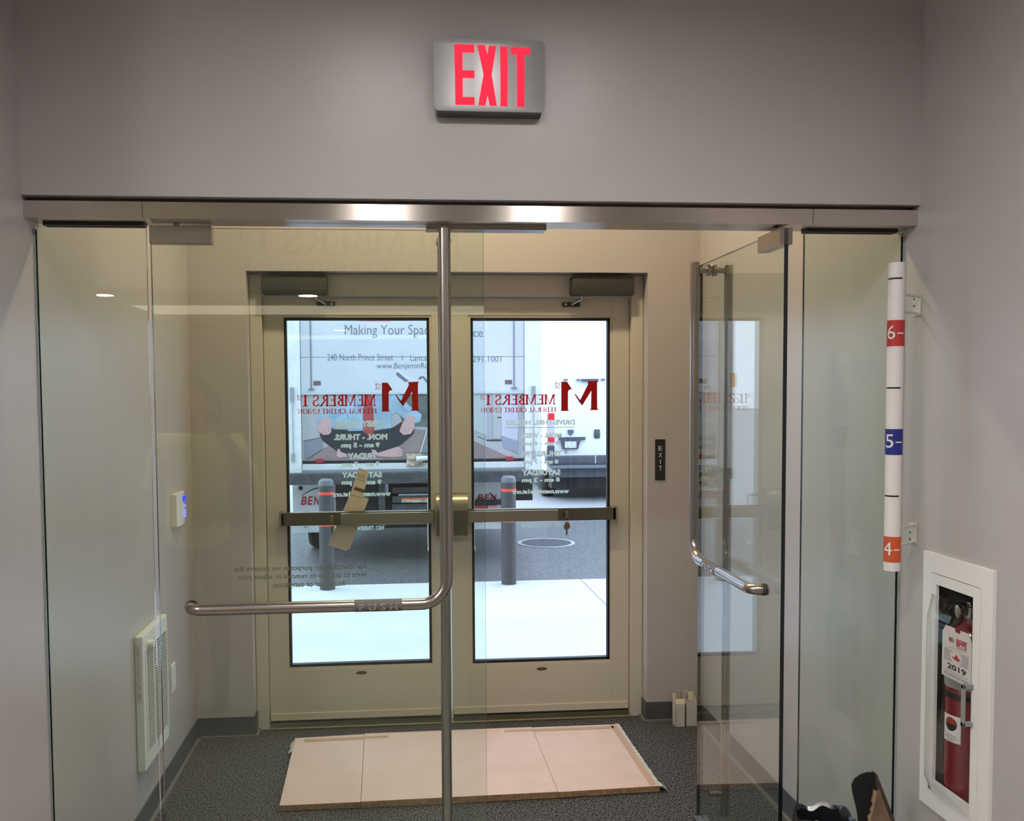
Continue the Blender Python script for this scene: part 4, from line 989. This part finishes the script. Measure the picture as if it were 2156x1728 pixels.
tg_polys([R_(.08, .92, .04, .10), R_(.1, .9, .125, .145), R_(.25, .75, .60, .615)], 'print_panel', mat('tag_print', (.50, .47, .46)))

# waste bag, black sheet and torn cardboard at the right side panel
bag = mat('black_bag', (.012, .012, .015), .22, bump=.6, bscale=18, spec=.7)
tb = thing('trash_bag', 'open black plastic trash bag on the floor by the right side panel', 'trash bag', (1.203, -.135, 0))
vs = []; n = 40; rings = [(0, .13), (.05, .16), (.2, .165), (.34, .16), (.42, .15), (.455, .145), (.445, .13), (.36, .12), (.2, .12)]
for zi, (z, r) in enumerate(rings):
    for k in range(n):
        q = 2 * math.pi * k / n
        rr = r * (1 + (.05 if zi else .02) * math.sin(5 * q + z * 9) + .03 * math.sin(11 * q + 3 * z))
        zz = z + (.009 * math.sin(2 * q + 1.2) + .006 * math.sin(7 * q) if z > .3 else 0)
        vs.append((1.203 + rr * math.cos(q) * .55, -.135 + rr * math.sin(q) * .62, max(0, zz)))
fs = [(i * n + k, i * n + (k + 1) % n, (i + 1) * n + (k + 1) % n, (i + 1) * n + k) for i in range(len(rings) - 1) for k in range(n)] + [tuple(range(n))[::-1]]
MB().add(vs, fs).build('bag', bag, tb, True)
vs = []
for k in range(9):
    a = k / 8; vs += [(1.125 + .08 * a, -.21 + .03 * a, .455 + .018 * math.sin(a * 5)), (1.12 + .10 * a, -.235 + .015 * math.sin(a * 9), .475 - .035 * a + .01 * math.sin(a * 7))]
MB().add(vs, [(2 * i, 2 * i + 1, 2 * i + 3, 2 * i + 2) for i in range(8)]).build('bag_rim', mat('bag_shine', (.25, .27, .33), .3), tb, True)
bs = thing('black_sheet', 'curved matte black sheet standing up out of the trash bag', 'sheet', (1.32, -.17, .25))
vs = []; n = 14
pl2 = [(1.294, .44), (1.288, .48), (1.275, .53), (1.272, .553), (1.280, .570), (1.297, .582), (1.318, .588), (1.338, .586), (1.345, .565), (1.345, .54), (1.335, .50), (1.325, .46), (1.318, .40), (1.30, .36)]
MB().prism(pl2, -.168, -.162).build('sheet', mat('black_felt', (.006, .006, .006), .9), bs)
MB().prism([(1.338, .586), (1.343, .584), (1.405, .43), (1.42, .36), (1.40, .36), (1.345, .52)], -.171, -.150).build('sheet_edge', mat('brown_edge', (.06, .042, .033), .6), bs)
cs = thing('torn_cardboard', 'torn brown cardboard piece leaning beside the black sheet', 'cardboard', (1.36, -.19, .25))
tear = [(1.40, .34), (1.385, .44), (1.352, .525), (1.346, .545), (1.338, .538), (1.328, .545), (1.326, .528), (1.322, .512), (1.325, .50), (1.318, .486), (1.321, .478), (1.311, .468), (1.314, .456), (1.306, .447), (1.308, .436), (1.298, .425), (1.29, .34)]
MB().prism(tear, -.182, -.178).build('sheet', mat('torn_brown', (.20, .125, .08), .8, noise=.35, scale=16), cs)
MB().prism([(1.338, .538), (1.328, .545), (1.326, .528), (1.322, .512), (1.325, .50), (1.318, .486), (1.321, .478), (1.311, .468), (1.314, .456), (1.306, .447), (1.308, .436), (1.298, .425), (1.306, .42), (1.318, .45), (1.328, .49), (1.333, .52)], -.184, -.182).build('torn_liner', mat('liner_tan', (.34, .22, .13), .8), cs)

# ================================================================== LAMPS
def panel_light(x, y, sx, sy, z, m, label, cat='ceiling light', group='lobby ceiling lights', hood=0.0):
    t = thing('ceiling_light', label, cat, (x, y, z), group)
    if hood:
        a, b = sx / 2, sy / 2
        MB().box(x - a - .004, x - a, y - b - .004, y + b + .004, z - .01 - hood, z - .008).box(x + a, x + a + .004, y - b - .004, y + b + .004, z - .01 - hood, z - .008).box(x - a, x + a, y - b - .004, y - b, z - .01 - hood, z - .008).box(x - a, x + a, y + b, y + b + .004, z - .01 - hood, z - .008).build('hood', mat('hood_black', (.03, .03, .03), .6), t)  # hood added to keep lamp light off the upper wall
    MB().box(x - sx / 2 - .02, x + sx / 2 + .02, y - sy / 2 - .02, y + sy / 2 + .02, z - .008, z).build('trim_ring', WHITEM, t)
    MB().box(x - sx / 2, x + sx / 2, y - sy / 2, y + sy / 2, z - .010, z - .0082).build('lens', m, t)
def round_light(x, y, r, z, m, label, group):
    t = thing('downlight', label, 'ceiling light', (x, y, z), group)
    MB().lathe((x, y, z), [(r + .02, 0), (r + .02, -.006), (r, -.006), (r, 0)], 28).build('trim_ring', WHITEM, t)
    MB().lathe((x, y, z), [(r, -.004), (r, -.007)], 28).build('lens', m, t)
glow = thing('glow_panel', 'long warm cove panel added under the lobby soffit for its reflection', 'ceiling light', (-.7, -6.0, 2.46))
MB().box(-2.3, .95, -6.47, -5.52, 2.452, 2.4595).build('lens', emitter('glow_panel_lens', (1.0, .90, .66), 1.5), glow)  # glowing surface added so the closed door mirrors a pale band
MB().box(-2.33, .98, -6.50, -6.47, 2.445, 2.4595).box(-2.33, .98, -5.52, -5.49, 2.445, 2.4595).build('trim_ring', WHITEM, glow)
LP = emitter('lobby_lens', (1.0, .96, .94), PANEL_W)
LD = emitter('downlight_lens', (1.0, .96, .9), DOWN_W)
LV = emitter('vestibule_lens', (1.0, .81, .49), VEST_W)
LB2 = emitter('lobby_fill_lens', (1.0, .95, .92), PANEL_W * .10)
panel_light(-.07, -1.65, .15, .2, ZC, LP, 'small hooded ceiling light straight in front of the closed door', hood=.04)
panel_light(.67, -1.65, .15, .2, ZC, LP, 'small hooded ceiling light in front of the open door', hood=.04)
panel_light(-2.6, -2.6, .6, 1.2, ZC, LB2, 'large unseen fill panel added over the lobby opening')  # both large panels are out of view, added as lobby fill light
panel_light(-4.2, -2.6, .6, 1.2, ZC, LB2, 'large unseen fill panel added deeper in the lobby')
round_light(-2.28, -4.8, .075, 2.46, LD, 'soffit downlight farthest from the doors on the lobby side', 'soffit downlights')
round_light(-.70, -4.8, .075, 2.46, LD, 'middle soffit downlight in the lobby', 'soffit downlights')
round_light(.88, -4.8, .075, 2.46, LD, 'soffit downlight nearest the extinguisher wall', 'soffit downlights')
round_light(-.16, 1.15, .075, ZV, LV, 'warm vestibule downlight before the left outside door', 'vestibule downlights')
round_light(.68, 1.15, .075, ZV, LV, 'warm vestibule downlight before the right outside door', 'vestibule downlights')

# ================================================================== the person mirrored in the closed glass door
def skin_mesh(name, pts, edges, root, sub=2):
    me = bpy.data.meshes.new(name); me.from_pydata([p[:3] for p in pts], edges, []); me.update()
    ob = bpy.data.objects.new(name, me); C.objects.link(ob)
    ob.modifiers.new('skin', 'SKIN'); sd = ob.modifiers.new('smooth', 'SUBSURF'); sd.levels = sub
    for i, p in enumerate(pts):
        r = p[3]; me.skin_vertices[0].data[i].radius = r if isinstance(r, tuple) else (r, r)
        me.skin_vertices[0].data[i].use_root = (i == root)
    dg = bpy.context.evaluated_depsgraph_get(); dg.update()
    out = bpy.data.meshes.new_from_object(ob.evaluated_get(dg)); bpy.data.objects.remove(ob); bpy.data.meshes.remove(me)
    return out
def person(px, py):
    t = thing('person', 'person in a yellow shirt mirrored in the closed glass door, holding up a phone', 'person', (px, py, 0))
    P = [(0, 0, .98, (.15, .11)), (0, 0, 1.16, (.14, .10)), (0, 0, 1.36, (.165, .11)), (0, .0, 1.47, (.07, .065)), (0, .01, 1.54, (.052, .055)),
         (0, .02, 1.60, (.072, .088)), (0, .015, 1.68, (.076, .092)), (0, .005, 1.735, (.055, .065)),
         (.19, 0, 1.42, .062), (.29, .04, 1.22, .047), (.24, .20, 1.36, .040), (.17, .27, 1.50, .028),
         (-.19, 0, 1.42, .062), (-.25, -.02, 1.14, .047), (-.25, .05, .92, .040), (-.25, .08, .82, .030),
         (.09, 0, .88, .095), (.10, .02, .50, .066), (.10, -.01, .10, .045), (.11, .13, .035, .038),
         (-.09, 0, .88, .095), (-.10, .02, .50, .066), (-.10, -.01, .10, .045), (-.11, .13, .035, .038)]
    Eg = [(0, 1), (1, 2), (2, 3), (3, 4), (4, 5), (5, 6), (6, 7), (2, 8), (8, 9), (9, 10), (10, 11), (2, 12), (12, 13), (13, 14), (14, 15),
          (0, 16), (16, 17), (17, 18), (18, 19), (0, 20), (20, 21), (21, 22), (22, 23)]
    def hand(wi, dirv, side, curl):
        w = Vector(P[wi][:3]); d = Vector(dirv).normalized(); sd_ = Vector(side).normalized(); nn = d.cross(sd_)
        pi = len(P); c = w + d * .05; P.append((*c, (.034, .020))); Eg.append((wi, pi))
        for k, (o, l) in enumerate(((-.027, .068), (-.009, .078), (.009, .074), (.026, .058))):
            a = c + d * .035 + sd_ * o; b = a + d * l * .5 + nn * curl * .012; e2 = b + d * l * .45 + nn * curl * .03
            for q, r in ((a, .010), (b, .009), (e2, .007)):
                P.append((*q, r)); Eg.append((len(P) - 2 if q is not a else pi, len(P) - 1))
        a = c - d * .02 - sd_ * .035; b = a + d * .035 - sd_ * .018; e2 = b + d * .03
        for q, r in ((a, .012), (b, .010), (e2, .008)):
            P.append((*q, r)); Eg.append((len(P) - 2 if q is not a else pi, len(P) - 1))
    hand(11, (-.25, .3, .9), (.9, .1, .2), 1); hand(15, (0, .2, -1), (0, 1, .2), -1)
    me = skin_mesh('body', P, Eg, 0)
    for m_ in (mat('skin', (.50, .30, .22), .5), mat('yellow_shirt', (.80, .77, .22), .8), mat('dark_trousers', (.05, .05, .06), .8), mat('shoe_black', (.02, .02, .02), .5)): me.materials.append(m_)
    for p in me.polygons:
        x, y, z = p.center; i = 0
        if z < .10: i = 3
        elif z < .90 and abs(x) < .215: i = 2
        elif z < 1.475 and (abs(x) < .20 or (z > 1.18 and (x < 0 or (y < .10)))) : i = 1
        p.material_index = i; p.use_smooth = True
    b = bpy.data.objects.new('body', me); C.objects.link(b); b.location = (px, py, 0); par(b, t); b.matrix_parent_inverse = Matrix.Translation(-Vector((px, py, 0)))
    hair = mat('dark_hair', (.03, .02, .015), .7)
    m = MB(); vs = []; n = 20
    for i in range(9):
        th = math.pi * .60 * i / 8
        for k in range(n):
            q = 2 * math.pi * k / n; fr_ = max(0, math.sin(q))
            tt_ = th * (1 - .42 * fr_)
            vs.append((px + .088 * math.sin(tt_) * math.cos(q) + .0, py + .005 + .104 * math.sin(tt_) * math.sin(q), 1.66 + .118 * math.cos(tt_)))
    m.add(vs, [(i * n + k, i * n + (k + 1) % n, (i + 1) * n + (k + 1) % n, (i + 1) * n + k) for i in range(8) for k in range(n)])
    m.build('hair', hair, t, True)
    for sx in (-1, 1):
        MB().lathe((px + sx * .031, py + .098, 1.655), [(.004, 0), (.011, .003), (.011, .007), (.004, .010)], 12, axis='y').build('eye', mat('eye_dark', (.04, .03, .03), .3), t, True)
        MB().tube([(px + sx * .077, py + .005, 1.67), (px + sx * .086, py - .002, 1.65), (px + sx * .079, py + .003, 1.62)], [.010, .016, .009], 8).build('ear', MATS['skin'], t, True)
    MB().tube([(px, py + .100, 1.66), (px, py + .118, 1.628), (px, py + .102, 1.618)], [.008, .014, .010], 8).build('nose', MATS['skin'], t, True)
    MB().tube([(px - .022, py + .100, 1.585), (px, py + .106, 1.582), (px + .022, py + .100, 1.585)], [.004, .006, .004], 8).build('mouth', mat('lips', (.38, .16, .14), .5), t, True)
    ph = MB().box(px + .11, px + .19, py + .300, py + .308, 1.53, 1.68, bev=.003).build('phone', mat('phone_black', (.015, .015, .017), .2))
    tag(ph, 'black phone held up by the person in the yellow shirt', 'phone')
person(-1.05, -2.25)
